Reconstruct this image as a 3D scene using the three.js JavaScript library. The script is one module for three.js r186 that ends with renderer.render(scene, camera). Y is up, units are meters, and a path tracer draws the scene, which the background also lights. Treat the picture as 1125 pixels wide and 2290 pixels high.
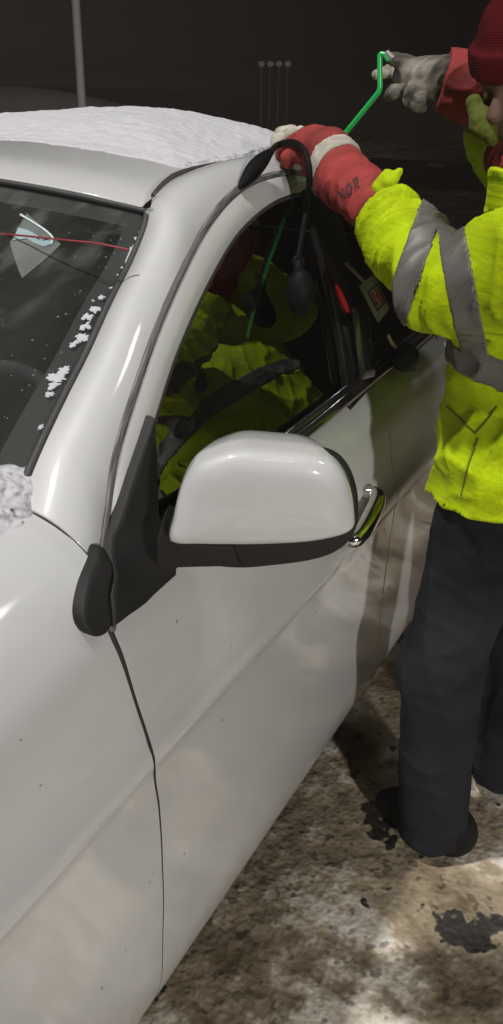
import * as THREE from 'three';
import { ImprovedNoise } from 'three/addons/math/ImprovedNoise.js';
import { mergeGeometries, mergeVertices } from 'three/addons/utils/BufferGeometryUtils.js';
import { FontLoader } from 'three/addons/loaders/FontLoader.js';
import { TextGeometry } from 'three/addons/geometries/TextGeometry.js';

// ------------------------------------------------------------------ camera, sky, lights, exposure
const scene = new THREE.Scene();
const camera = new THREE.PerspectiveCamera(60.24, 503 / 1024, 0.05, 400);
const yaw = 0.47578, pitch = 0.44576, roll = 0.0185;
{
  const f = new THREE.Vector3(-Math.sin(yaw) * Math.cos(pitch), -Math.sin(pitch), -Math.cos(yaw) * Math.cos(pitch));
  const r0 = new THREE.Vector3().crossVectors(f, new THREE.Vector3(0, 1, 0)).normalize();
  const u0 = new THREE.Vector3().crossVectors(r0, f);
  const r = r0.clone().multiplyScalar(Math.cos(roll)).addScaledVector(u0, Math.sin(roll));
  const u = new THREE.Vector3().crossVectors(r, f);
  camera.position.set(1.4696, 1.5852, 0.7818);
  camera.quaternion.setFromRotationMatrix(new THREE.Matrix4().makeBasis(r, u, f.clone().negate()));
  camera.updateMatrixWorld();
}
const renderer = new THREE.WebGLRenderer({ antialias: true });
renderer.toneMapping = THREE.LinearToneMapping;
renderer.toneMappingExposure = 1;
renderer.shadowMap.enabled = true;

// night sky: nearly black, with the bloom above the car roof painted as a low glow
{
  const clampSky = (q) => Math.min(1, Math.max(0, q));
  const W = 2048, H = 1024, d = new Float32Array(W * H * 4);
  for (let j = 0; j < H; j++) for (let i = 0; i < W; i++) {
    const el = ((j + 0.5) / H - 0.5) * Math.PI;                 // row 0 is straight down
    const az = ((i + 0.5) / W - 0.5) * 2 * Math.PI;
    const dx = Math.cos(az) * Math.cos(el), dz = Math.sin(az) * Math.cos(el);
    const a = Math.atan2(dx, -dz);                              // 0 = towards -z, positive to +x
    const da = Math.atan2(Math.sin(a + 0.8), Math.cos(a + 0.8));
    const base = 0.0012 + 0.012 * Math.exp(-(da * da) / (2 * 0.18 * 0.18)) * Math.exp(-Math.max(0, el) / 0.5);
    const glow = base + 0.075 * Math.exp(-Math.max(0, el + 0.0137) / 0.020) * Math.exp(-(da * da) / (2 * 0.19 * 0.19));
    const k = (j * W + i) * 4;
    const cool = clampSky(glow / 0.05); d[k] = glow * 1.12; d[k + 1] = glow * (0.92 + 0.06 * cool); d[k + 2] = glow * (0.78 + 0.16 * cool); d[k + 3] = 1;
  }
  const sky = new THREE.DataTexture(d, W, H, THREE.RGBAFormat, THREE.FloatType);
  sky.mapping = THREE.EquirectangularReflectionMapping; sky.magFilter = THREE.LinearFilter; sky.minFilter = THREE.LinearFilter; sky.needsUpdate = true;
  scene.background = sky; scene.environment = sky;
}
scene.fog = new THREE.FogExp2(0xdcd0c4, 0.0042);                  // haze added to lift the blacks
// faint moonlight
const moon = new THREE.DirectionalLight(0xfff0e0, 0.02);
moon.position.set(3, 9, 4); moon.castShadow = true; moon.shadow.radius = 4;
scene.add(moon, moon.target);

// unseen flood lamps, an added low fill and the street lamp (their masts and heads are built further down)
const LAMP_A = { at: [-1.2, 8.0, 1.6], to: [0.7, 0.4, -0.7], power: 175, color: [1, 0.975, 0.96], cone: 0.56 };
const LAMP_B = { at: [3.6, 6.0, -2.3], to: [0.8, 0.6, -0.6], power: 11, color: [1, 0.97, 0.945], cone: 0.55 };
const LAMP_C = { at: [6.6, 2.75, 4.9], to: [0.8, 0.7, -0.6], power: 112, color: [1, 0.97, 0.945], cone: 0.40 };  // added lamp, set low to brighten the car side
const LAMP_D = { at: [-3.4, 7.4, -6.5], to: [-15, 0.6, -24], power: 110, color: [1, 0.95, 0.9], cone: 0.46 };  // street lamp head out of view, aimed to light the added bank
for (const L of [LAMP_A, LAMP_B, LAMP_C, LAMP_D]) {
  const s = new THREE.SpotLight(new THREE.Color().setRGB(...L.color), L.power, 0, L.cone, 0.6, 2);
  const dir = new THREE.Vector3(...L.to).sub(new THREE.Vector3(...L.at)).normalize();
  s.position.set(...L.at).addScaledVector(dir, 0.06); s.target.position.set(...L.to);
  s.castShadow = true; s.shadow.radius = L === LAMP_B ? 24 : 9; s.shadow.mapSize.set(2048, 2048); s.shadow.bias = -0.0005;
  scene.add(s, s.target);
}

// ------------------------------------------------------------------ helpers
const V = (a) => new THREE.Vector3(...a);
const noise = new ImprovedNoise();
const n3 = (x, y, z) => noise.noise(x, y, z);
const fbm = (x, y, z, o = 4) => { let s = 0, a = 0.5; for (let i = 0; i < o; i++) { s += a * n3(x, y, z); x *= 2.03; y *= 2.03; z *= 2.03; a *= 0.5; } return s; };
let seed = 12345;
const rnd = () => { seed = (seed * 1664525 + 1013904223) >>> 0; return seed / 4294967296; };
const clamp = (x, a = 0, b = 1) => Math.min(b, Math.max(a, x));
const sstep = (a, b, x) => { const t = clamp((x - a) / (b - a)); return t * t * (3 - 2 * t); };
const mix = (a, b, t) => a + (b - a) * t;
const used = {};
const numbered = (n) => { const k = used[n] = (used[n] ?? -1) + 1; return k ? `${n}_${String(k).padStart(3, '0')}` : n; };
function tag(o, label, category, group, kind) {
  if (label) o.userData.label = label;
  if (category) o.userData.category = category;
  if (group) o.userData.group = group;
  if (kind) o.userData.kind = kind;
  return o;
}
function thing(name, at, label, category, group) {
  const g = new THREE.Group(); g.name = numbered(name); g.position.set(...at); scene.add(g); g.updateMatrixWorld();
  return tag(g, label, category, group);
}
// geometry is given in world metres; it is moved to the frame of its parent
function part(parent, name, geo, mat) {
  const g = Array.isArray(geo) ? join(geo) : geo;
  const m = new THREE.Mesh(g, mat); m.name = parent === scene ? numbered(name) : name;
  m.castShadow = m.receiveShadow = true;
  if (parent !== scene) { const w = new THREE.Vector3(); parent.getWorldPosition(w); g.translate(-w.x, -w.y, -w.z); }
  parent.add(m); m.updateMatrixWorld();
  return m;
}
function join(list) {
  return mergeGeometries(list.map((g) => {
    const q = g.index ? g.toNonIndexed() : g;
    for (const k of Object.keys(q.attributes)) if (!['position', 'normal', 'uv'].includes(k)) q.deleteAttribute(k);
    if (!q.attributes.uv) q.setAttribute('uv', new THREE.BufferAttribute(new Float32Array(q.attributes.position.count * 2), 2));
    if (!q.attributes.normal) q.computeVertexNormals();
    return q;
  }));
}
// monotone cubic through [x, y] pairs
function curve1(P) {
  const n = P.length, x = P.map((p) => p[0]), y = P.map((p) => p[1]), h = [], d = [], m = [];
  for (let i = 0; i < n - 1; i++) { h[i] = x[i + 1] - x[i]; d[i] = (y[i + 1] - y[i]) / h[i]; }
  m[0] = d[0]; m[n - 1] = d[n - 2];
  for (let i = 1; i < n - 1; i++) {
    if (d[i - 1] * d[i] <= 0) m[i] = 0;
    else { const a = 2 * h[i] + h[i - 1], b = h[i] + 2 * h[i - 1]; m[i] = (a + b) / (a / d[i - 1] + b / d[i]); }
  }
  return (q) => {
    q = clamp(q, x[0], x[n - 1]);
    let i = 0; while (i < n - 2 && q > x[i + 1]) i++;
    const t = (q - x[i]) / h[i];
    return (1 + 2 * t) * (1 - t) ** 2 * y[i] + t * (1 - t) ** 2 * h[i] * m[i] + t * t * (3 - 2 * t) * y[i + 1] + t * t * (t - 1) * h[i] * m[i + 1];
  };
}
const spline = (pts, tension = 0.5) => new THREE.CatmullRomCurve3(pts.map(V), false, 'centripetal', tension);
const sample = (pts, n) => spline(pts).getSpacedPoints(n - 1);
function gridGeo(P, nu, nv, uvf) {                                // P[j * nu + i]
  const pos = new Float32Array(nu * nv * 3), uv = new Float32Array(nu * nv * 2), idx = [];
  for (let k = 0; k < nu * nv; k++) { P[k].toArray(pos, k * 3); const t = uvf ? uvf(P[k]) : [P[k].z, P[k].y]; uv[k * 2] = t[0]; uv[k * 2 + 1] = t[1]; }
  for (let j = 0; j < nv - 1; j++) for (let i = 0; i < nu - 1; i++) { const a = j * nu + i, b = a + 1, c = a + nu, e = c + 1; idx.push(a, b, e, a, e, c); }
  const g = new THREE.BufferGeometry();
  g.setAttribute('position', new THREE.BufferAttribute(pos, 3)); g.setAttribute('uv', new THREE.BufferAttribute(uv, 2)); g.setIndex(idx);
  g.computeVertexNormals();
  return g;
}
// a pressed panel: the sheet f(u, v) with its edges rolled over and turned inwards
function panel(f, nu, nv, { lip = 0.016, round = 0.0025, toward = [0, 0.9, 0], uvf } = {}) {
  const P = [], T = V(toward);
  for (let j = 0; j < nv; j++) for (let i = 0; i < nu; i++) P.push(f(i / (nu - 1), j / (nv - 1)));
  const g0 = gridGeo(P, nu, nv), N = g0.attributes.normal, at = (i, j) => P[j * nu + i];
  const nrm = (i, j) => { const k = j * nu + i, n = new THREE.Vector3(N.getX(k), N.getY(k), N.getZ(k)); const q = at(i, j).clone().sub(T); if (n.dot(q) < 0) n.negate(); return n; };
  const rings = [[round * 0.30, round * 0.10], [round * 0.70, round * 0.35], [round * 0.95, round], [round, lip]];
  const NU = nu + 8, NV = nv + 8, Q = [];
  for (let J = 0; J < NV; J++) for (let I = 0; I < NU; I++) {
    const i = clamp(I - 4, 0, nu - 1), j = clamp(J - 4, 0, nv - 1), p = at(i, j).clone(), n = nrm(i, j);
    const oi = I < 4 ? 4 - I : I - 4 > nu - 1 ? I - 4 - (nu - 1) : 0, oj = J < 4 ? 4 - J : J - 4 > nv - 1 ? J - 4 - (nv - 1) : 0;
    let down = 0;
    if (oi) { const w = p.clone().sub(at(i === 0 ? 1 : nu - 2, j)).normalize(); p.addScaledVector(w, rings[oi - 1][0]); down = Math.max(down, rings[oi - 1][1]); }
    if (oj) { const w = p.clone().sub(at(i, j === 0 ? 1 : nv - 2)).normalize(); p.addScaledVector(w, rings[oj - 1][0]); down = Math.max(down, rings[oj - 1][1]); }
    p.addScaledVector(n, -down);
    Q.push(p);
  }
  return gridGeo(Q, NU, NV, uvf);
}
function tube(pts, r, seg = 24, rad = 10, caps = true) {
  const c = Array.isArray(pts) ? spline(pts) : pts;
  const g = new THREE.TubeGeometry(c, seg, typeof r === 'number' ? r : 1, rad);
  if (typeof r !== 'number') {
    const p = g.attributes.position;
    for (let i = 0; i <= seg; i++) { const o = c.getPointAt(i / seg), k = r(i / seg); for (let j = 0; j <= rad; j++) { const q = i * (rad + 1) + j; p.setXYZ(q, o.x + (p.getX(q) - o.x) * k, o.y + (p.getY(q) - o.y) * k, o.z + (p.getZ(q) - o.z) * k); } }
    g.computeVertexNormals();
  }
  if (!caps) return g;
  const out = [g];
  for (const t of [0, 1]) { const s = new THREE.SphereGeometry(typeof r === 'number' ? r : Math.max(0.0005, r(t)), 10, 6); const o = c.getPointAt(t); s.translate(o.x, o.y, o.z); out.push(s); }
  return join(out);
}
// a strip of width w laid along a curve; each station gives its point, across direction and normal
function ribbon(pts, n, across, w, lift = 0, uvf) {
  const c = sample(pts, n), P = [];
  for (const p of c) { const a = V(across(p)).normalize(); P.push(p.clone().addScaledVector(a, -w / 2), p.clone().addScaledVector(a, w / 2)); }
  return gridGeo(P, 2, n, uvf);
}
// a flat outline in (z, y), cut fine, thickened, laid on the surface x = surf(y, z)
function plate(outline, surf, depth, bevel = 0.004, fine = 0.02) {
  const s = new THREE.Shape(outline.map(([z, y]) => new THREE.Vector2(z, y)));
  const g = new THREE.ExtrudeGeometry(s, { depth: depth - bevel, bevelEnabled: bevel > 0, bevelThickness: bevel, bevelSize: bevel, bevelOffset: -bevel, bevelSegments: 4, steps: 1 });
  let q = mergeVertices(split(g, fine));
  const p = q.attributes.position;
  for (let i = 0; i < p.count; i++) { const z = p.getX(i), y = p.getY(i), d = p.getZ(i); p.setXYZ(i, surf(y, z) + d, y, z); }
  q.computeVertexNormals();
  return crease(q);
}
const smooth = (o, n = 64) => new THREE.CatmullRomCurve3(o.map(([a, b]) => new THREE.Vector3(a, b, 0)), true, 'centripetal').getSpacedPoints(n).slice(0, n).map((p) => [p.x, p.y]);
const crease = (g) => { const q = g.index ? g.toNonIndexed() : g; return creased(q, 0.7); };
function creased(q, ang) {
  const p = q.attributes.position, n = p.count, key = (i) => `${Math.round(p.getX(i) * 2e4)},${Math.round(p.getY(i) * 2e4)},${Math.round(p.getZ(i) * 2e4)}`;
  const fn = [], at = new Map(), A = new THREE.Vector3(), B = new THREE.Vector3(), C = new THREE.Vector3();
  for (let i = 0; i < n; i += 3) { A.fromBufferAttribute(p, i); B.fromBufferAttribute(p, i + 1).sub(A); C.fromBufferAttribute(p, i + 2).sub(A); fn.push(B.clone().cross(C)); for (let k = 0; k < 3; k++) { const h = key(i + k); (at.get(h) ?? at.set(h, []).get(h)).push(i / 3); } }
  const un = fn.map((v) => v.clone().normalize()), c = Math.cos(ang), N = new Float32Array(n * 3), s = new THREE.Vector3();
  for (let i = 0; i < n; i++) { const t = (i / 3) | 0; s.set(0, 0, 0); for (const o of at.get(key(i))) if (un[o].dot(un[t]) > c) s.add(fn[o]); s.normalize().toArray(N, i * 3); }
  q.setAttribute('normal', new THREE.BufferAttribute(N, 3));
  return q;
}
function split(g, max) {                                          // halve long edges until none is longer than max
  let q = g.index ? g.toNonIndexed() : g; let tri = [];
  const p = q.attributes.position;
  for (let i = 0; i < p.count; i += 3) tri.push([0, 1, 2].map((k) => new THREE.Vector3().fromBufferAttribute(p, i + k)));
  for (let it = 0; it < 14; it++) {
    const out = []; let any = false;
    for (const t of tri) {
      const l = [0, 1, 2].map((k) => t[k].distanceTo(t[(k + 1) % 3])), k = l.indexOf(Math.max(...l));
      if (l[k] > max) { any = true; const a = t[k], b = t[(k + 1) % 3], c = t[(k + 2) % 3], m = a.clone().add(b).multiplyScalar(0.5); out.push([a, m, c], [m, b, c]); } else out.push(t);
    }
    tri = out; if (!any) break;
  }
  const r = new THREE.BufferGeometry(), a = new Float32Array(tri.length * 9);
  tri.forEach((t, i) => t.forEach((v, k) => v.toArray(a, i * 9 + k * 3)));
  r.setAttribute('position', new THREE.BufferAttribute(a, 3));
  return r;
}
// surface nets over a distance field
function field(sdf, lo, hi, cell, uvf) {
  const nx = Math.ceil((hi[0] - lo[0]) / cell) + 1, ny = Math.ceil((hi[1] - lo[1]) / cell) + 1, nz = Math.ceil((hi[2] - lo[2]) / cell) + 1;
  const D = new Float32Array(nx * ny * nz), I = (i, j, k) => (k * ny + j) * nx + i;
  for (let k = 0; k < nz; k++) for (let j = 0; j < ny; j++) for (let i = 0; i < nx; i++) D[I(i, j, k)] = sdf(lo[0] + i * cell, lo[1] + j * cell, lo[2] + k * cell);
  const id = new Int32Array(nx * ny * nz).fill(-1), pos = [], idx = [];
  for (let k = 0; k < nz - 1; k++) for (let j = 0; j < ny - 1; j++) for (let i = 0; i < nx - 1; i++) {
    let sx = 0, sy = 0, sz = 0, c = 0;
    const v = []; let inside = 0;
    for (let q = 0; q < 8; q++) { v[q] = D[I(i + (q & 1), j + ((q >> 1) & 1), k + (q >> 2))]; if (v[q] < 0) inside++; }
    if (inside === 0 || inside === 8) continue;
    for (const [a, b] of EDGES) if ((v[a] < 0) !== (v[b] < 0)) { const t = v[a] / (v[a] - v[b]); sx += (a & 1) + ((b & 1) - (a & 1)) * t; sy += ((a >> 1) & 1) + (((b >> 1) & 1) - ((a >> 1) & 1)) * t; sz += (a >> 2) + ((b >> 2) - (a >> 2)) * t; c++; }
    id[I(i, j, k)] = pos.length / 3;
    pos.push(lo[0] + (i + sx / c) * cell, lo[1] + (j + sy / c) * cell, lo[2] + (k + sz / c) * cell);
  }
  const quad = (a, b, c, d, flip) => { if (flip) idx.push(a, c, b, a, d, c); else idx.push(a, b, c, a, c, d); };
  for (let k = 1; k < nz - 1; k++) for (let j = 1; j < ny - 1; j++) for (let i = 1; i < nx - 1; i++) {
    const a = D[I(i, j, k)] < 0;
    if (a !== D[I(i + 1, j, k)] < 0) quad(id[I(i, j - 1, k - 1)], id[I(i, j, k - 1)], id[I(i, j, k)], id[I(i, j - 1, k)], !a);
    if (a !== D[I(i, j + 1, k)] < 0) quad(id[I(i - 1, j, k - 1)], id[I(i - 1, j, k)], id[I(i, j, k)], id[I(i, j, k - 1)], !a);
    if (a !== D[I(i, j, k + 1)] < 0) quad(id[I(i - 1, j - 1, k)], id[I(i, j - 1, k)], id[I(i, j, k)], id[I(i - 1, j, k)], !a);
  }
  const g = new THREE.BufferGeometry(), n = pos.length / 3, uv = new Float32Array(n * 2), N = new Float32Array(n * 3), e = cell * 0.5;
  for (let i = 0; i < n; i++) {
    const x = pos[i * 3], y = pos[i * 3 + 1], z = pos[i * 3 + 2];
    const t = uvf ? uvf(x, y, z) : [x * 0.7 + z * 0.7, y]; uv[i * 2] = t[0]; uv[i * 2 + 1] = t[1];
    const v = new THREE.Vector3(sdf(x + e, y, z) - sdf(x - e, y, z), sdf(x, y + e, z) - sdf(x, y - e, z), sdf(x, y, z + e) - sdf(x, y, z - e)).normalize();
    v.toArray(N, i * 3);
  }
  g.setAttribute('position', new THREE.BufferAttribute(new Float32Array(pos), 3)); g.setAttribute('normal', new THREE.BufferAttribute(N, 3)); g.setAttribute('uv', new THREE.BufferAttribute(uv, 2)); g.setIndex(idx);
  return g;
}
const EDGES = [[0, 1], [2, 3], [4, 5], [6, 7], [0, 2], [1, 3], [4, 6], [5, 7], [0, 4], [1, 5], [2, 6], [3, 7]];
const smin = (a, b, k) => { const h = Math.max(k - Math.abs(a - b), 0) / k; return Math.min(a, b) - h * h * k * 0.25; };
function cap(x, y, z, a, b, ra, rb) {                              // tapered capsule
  const bx = b[0] - a[0], by = b[1] - a[1], bz = b[2] - a[2], px = x - a[0], py = y - a[1], pz = z - a[2];
  const t = clamp((px * bx + py * by + pz * bz) / (bx * bx + by * by + bz * bz));
  return Math.hypot(px - bx * t, py - by * t, pz - bz * t) - (ra + (rb - ra) * t);
}
const ell = (x, y, z, c, r) => { const k0 = Math.hypot((x - c[0]) / r[0], (y - c[1]) / r[1], (z - c[2]) / r[2]), k1 = Math.hypot((x - c[0]) / r[0] ** 2, (y - c[1]) / r[1] ** 2, (z - c[2]) / r[2] ** 2); return k1 < 1e-9 ? -Math.min(...r) : k0 * (k0 - 1) / k1; };
const ridge = (x, y, z) => { const v = 1 - Math.abs(n3(x, y, z)) * 2.2; return v > 0 ? v * v : 0; };

// ------------------------------------------------------------------ textures and materials
function tex(size, f, { srgb = false, repeat = 1, wrap = true } = {}) {
  const [w, h] = Array.isArray(size) ? size : [size, size], d = new Uint8Array(w * h * 4);
  for (let j = 0; j < h; j++) for (let i = 0; i < w; i++) {
    const c = f((i + 0.5) / w, (j + 0.5) / h), k = (j * w + i) * 4;
    for (let q = 0; q < 3; q++) { const v = clamp(Array.isArray(c) ? c[q] : c); d[k + q] = Math.round(255 * (srgb ? (v <= 0.0031308 ? v * 12.92 : 1.055 * v ** (1 / 2.4) - 0.055) : v)); }
    d[k + 3] = Array.isArray(c) && c.length > 3 ? Math.round(255 * clamp(c[3])) : 255;
  }
  const t = new THREE.DataTexture(d, w, h); if (srgb) t.colorSpace = THREE.SRGBColorSpace;
  if (wrap) t.wrapS = t.wrapT = THREE.MirroredRepeatWrapping;
  t.magFilter = THREE.LinearFilter; t.minFilter = THREE.LinearMipmapLinearFilter; t.generateMipmaps = true; t.repeat.set(repeat, repeat); t.needsUpdate = true;
  return t;
}
// noise on the unit square (textures repeat mirrored)
const tile = (u, v, f, s, o = 4) => fbm(u * f, v * f, s, o);
const lin = (r, g, b) => new THREE.Color().setRGB(r, g, b);
const std = (c, roughness, extra = {}) => new THREE.MeshStandardMaterial({ color: lin(...c), roughness, side: THREE.DoubleSide, ...extra });
const phys = (c, roughness, extra = {}) => new THREE.MeshPhysicalMaterial({ color: lin(...c), roughness, side: THREE.DoubleSide, ...extra });

const specks = Array.from({ length: 60 }, () => [rnd(), rnd(), 0.0006 + rnd() * rnd() * 0.002]);
const paintMap = tex(1024, (u, v) => {                            // v runs up the side of the car: salt film and drip streaks thicken towards the sill
  const low = sstep(0.62, 0.15, v), drip = Math.max(0, n3(u * 90, v * 3, 4.4)) * Math.max(0, n3(u * 14, v * 2, 9.2) + 0.25);
  const salt = clamp(low * (0.10 + 0.5 * Math.max(0, tile(u, v, 9, 7.7, 5) + 0.1)) + 0.5 * low * drip);
  let k = 1 + 0.06 * tile(u, v, 5, 3.1, 5);
  for (const [a, b, r] of specks) { const q = Math.hypot(u - a, v - b); if (q < r) k *= 0.35; }
  return [mix(0.555, 0.43, salt) * k, mix(0.56, 0.41, salt) * k, mix(0.555, 0.37, salt) * k];
}, { srgb: true });
const paintRough = tex(512, (u, v) => 0.10 + 0.16 * clamp(0.4 + 1.2 * tile(u, v, 6, 8.8, 5)) + 0.12 * sstep(0.6, 0.15, v) * clamp(0.4 + 1.5 * n3(u * 60, v * 3, 2.2)));
const M = {};
M.paint = phys([0.92, 0.915, 0.91], 0.5, { map: paintMap, clearcoat: 1, clearcoatRoughness: 0.5, clearcoatRoughnessMap: paintRough });
M.inner = std([0.03, 0.03, 0.03], 0.9);
M.seam = std([0.02, 0.02, 0.02], 0.8);
M.rubber = std([0.035, 0.034, 0.033], 0.6, { bumpMap: tex(256, (u, v) => 0.5 + tile(u, v, 24, 2.2, 3)), bumpScale: 0.0004 });
M.dirtyRubber = std([1, 1, 1], 0.75, { map: tex([256, 256], (u, v) => { const k = clamp(0.35 + 1.5 * tile(u, v, 14, 5.5, 5)); const c = mix(0.05, 0.24, k); return [c, c * 0.98, c * 0.95]; }, { srgb: true, repeat: 3 }) });
M.plastic = phys([0.014, 0.013, 0.012], 0.6, { specularIntensity: 0.5, bumpMap: tex(512, (u, v) => 0.5 + 0.6 * tile(u, v, 60, 4.2, 2), { repeat: 8 }), bumpScale: 0.0003 });
M.gloss = phys([0.012, 0.012, 0.012], 0.12, { clearcoat: 1, clearcoatRoughness: 0.05 });
M.chrome = std([0.75, 0.74, 0.72], 0.12, { metalness: 1 });
M.pane = phys([0.42, 0.47, 0.41], 0.0, { transmission: 1, thickness: 0, ior: 2.5 });
M.screen = phys([0.78, 0.83, 0.80], 0.0, { transmission: 1, thickness: 0, ior: 1.6 });
M.seat = std([0.018, 0.018, 0.019], 0.8);
M.frost = phys([0.62, 0.68, 0.64], 0.9, { transmission: 0.55, thickness: 0 });
M.snow = phys([0.50, 0.495, 0.52], 0.85, { bumpMap: tex(1024, (u, v) => 0.5 + 0.7 * tile(u, v, 16, 1.7, 6), { repeat: 2 }), bumpScale: 0.005 });
M.tool = phys([0.005, 0.005, 0.0055], 0.6, { specularIntensity: 0.2 });
M.bulb = std([0.010, 0.013, 0.024], 0.6);
M.yellow = phys([1, 1, 1], 0.75, { specularIntensity: 0.3, map: tex(1024, (u, v) => {
  const d = clamp(0.15 + 1.6 * tile(u, v, 5, 9.1, 6) - 0.25), w = 0.9 + 0.2 * tile(u, v, 90, 1.2, 2);
  return [mix(0.47, 0.15, d * 0.5) * w, mix(0.62, 0.17, d * 0.5) * w, 0.0025];
}, { srgb: true }), bumpMap: tex(512, (u, v) => 0.5 + 0.5 * tile(u, v, 40, 6.1, 3), { repeat: 2 }), bumpScale: 0.002 });
M.shadedYellow = std([0.07, 0.085, 0.003], 0.9);  // jacket yellow darkened for the shade beside the face
M.reflect = std([0.13, 0.124, 0.115], 0.5, { map: tex(512, (u, v) => { const k = 0.85 + 0.5 * tile(u, v, 12, 7.3, 5); return [k, k * 0.98, k * 0.95]; }, { srgb: true }) });
M.trousers = phys([1, 1, 1], 0.95, { specularIntensity: 0.15, map: tex(512, (u, v) => { const k = clamp(0.4 + 1.3 * tile(u, v, 6, 3.3, 5)); return [mix(0.010, 0.030, k), mix(0.010, 0.031, k), mix(0.012, 0.037, k)]; }, { srgb: true }) });
M.redCloth = std([1, 1, 1], 0.85, { map: tex(512, (u, v) => { const k = 0.8 + 0.9 * tile(u, v, 9, 4.4, 5); return [0.30 * k, 0.030 * k, 0.026 * k]; }, { srgb: true, repeat: 2 }), bumpMap: tex(512, (u, v) => 0.5 + 0.5 * tile(u, v, 70, 6.6, 2), { repeat: 4 }), bumpScale: 0.0006 });
M.canvas = std([1, 1, 1], 0.9, { map: tex(512, (u, v) => { const k = clamp(0.5 + 1.6 * tile(u, v, 6, 2.4, 5)); return [mix(0.22, 0.52, k), mix(0.20, 0.48, k), mix(0.16, 0.40, k)]; }, { srgb: true, repeat: 4 }), bumpMap: tex(512, (u, v) => 0.5 + 0.5 * tile(u, v, 60, 1.6, 3), { repeat: 4 }), bumpScale: 0.001 });
M.shadedDirtyCanvas = std([1, 1, 1], 0.95, { map: tex(512, (u, v) => { const k = clamp(0.35 + 2.0 * tile(u, v, 4, 2.4, 5)); return [mix(0.05, 0.36, k), mix(0.045, 0.33, k), mix(0.035, 0.27, k)]; }, { srgb: true, repeat: 5 }) });  // canvas darkened for both dirt and shade on the raised hand
M.knit = phys([0.095, 0.006, 0.008], 0.95, { specularIntensity: 0.2, bumpMap: tex(256, (u, v) => 0.5 + 0.35 * Math.sin(u * 2 * Math.PI * 40) + 0.15 * Math.sin(v * 2 * Math.PI * 30), { repeat: 4 }), bumpScale: 0.002 });
M.skin = phys([0.12, 0.07, 0.05], 0.7, { specularIntensity: 0.4 });  // skin tone darkened to carry the shade under the hat
M.shoe = phys([0.008, 0.007, 0.006], 0.7, { specularIntensity: 0.3 });
M.green = std([0.02, 0.42, 0.09], 0.35);
M.steel = std([0.45, 0.44, 0.43], 0.4, { metalness: 0.8 });
M.pole = std([0.7, 0.69, 0.67], 0.6);

// ------------------------------------------------------------------ ground
{
  const T = 3;                                                    // metres of one texture
  const map = tex(2048, (u, v) => {
    const big = tile(u, v, 4, 1.3, 4), mid = tile(u, v, 14, 2.7, 4), fine = tile(u, v, 62, 7.7, 3), grit = tile(u, v, 220, 3.9, 2), br = tile(u, v, 6.5, 11.3, 5);
    const s = sstep(-0.04, 0.18, big * 0.75 + mid * 0.75 + fine * 0.35 + grit * 0.12);   // packed snow
    const a = sstep(0.30, 0.335, br * 1.05 + mid * 0.30 + fine * 0.28 + grit * 0.06);      // bare asphalt showing through
    const k = clamp(0.5 + 1.0 * mid + 0.55 * fine + 0.25 * grit);
    let c = [mix(0.14, 0.60, k), mix(0.103, 0.50, k), mix(0.058, 0.35, k)];            // brown slush ice
    const w = clamp(s * (0.80 + fine * 0.9 + grit * 0.5)); c = c.map((q, i) => mix(q, [0.80, 0.735, 0.63][i], w));
    c = c.map((q, i) => mix(q, [0.034, 0.030, 0.025][i], a));
    const sp = sstep(0.24, 0.30, tile(u, v, 120, 15.5, 2)); c = c.map((q) => q * (1 - 0.5 * sp));   // grit
    return c;
  }, { srgb: true });
  const bump = tex(1536, (u, v) => 0.5 + 0.45 * tile(u, v, 14, 2.7, 4) + 0.35 * tile(u, v, 62, 7.7, 3) + 0.15 * tile(u, v, 200, 2.9, 2));
  const rough = tex(512, (u, v) => 0.55 + 0.8 * tile(u, v, 9, 4.9, 4));
  const m = std([1, 1, 1], 1, { map, bumpMap: bump, bumpScale: 0.016, roughnessMap: rough });
  const g = new THREE.PlaneGeometry(600, 600, 120, 120); g.rotateX(-Math.PI / 2);
  const gp = g.attributes.position; for (let i = 0; i < gp.count; i++) gp.setY(i, -0.07 * Math.max(0, Math.hypot(gp.getX(i), gp.getZ(i)) - 36));   // the land falls away beyond the car park
  g.computeVertexNormals();
  const uv = g.attributes.uv; for (let i = 0; i < uv.count; i++) uv.setXY(i, uv.getX(i) * 600 / T + 0.229, uv.getY(i) * 600 / T + 0.443);
  tag(part(scene, 'ground', g, m), 'dirty brown packed snow and ice over the car park asphalt', 'ground', null, 'structure');
}

{  // added bank, lit to imitate the haze above the car roof
  const P = [], nu = 120, nv = 16;
  for (let j = 0; j < nv; j++) for (let i = 0; i < nu; i++) {
    const a = mix(-1.25, -0.40, i / (nu - 1)), t = j / (nv - 1), r = mix(20, 34, t), end = 1 - sstep(-0.72, -0.42, a);
    const y = -0.05 + 1.62 * end * sstep(0, 0.75, t) * (1 - sstep(0.85, 1, t)) + 0.10 * end * fbm(a * 12, t * 2, 1.5, 4);
    P.push(new THREE.Vector3(1.47 + r * Math.sin(a), y, 0.78 - r * Math.cos(a)));
  }
  tag(part(scene, 'haze_bank', gridGeo(P, nu, nv, (p) => [p.x, p.z]), std([0.55, 0.54, 0.54], 0.95)), 'added low bank standing in for pale haze behind the car roof', 'haze bank', null, 'structure');
}
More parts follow.
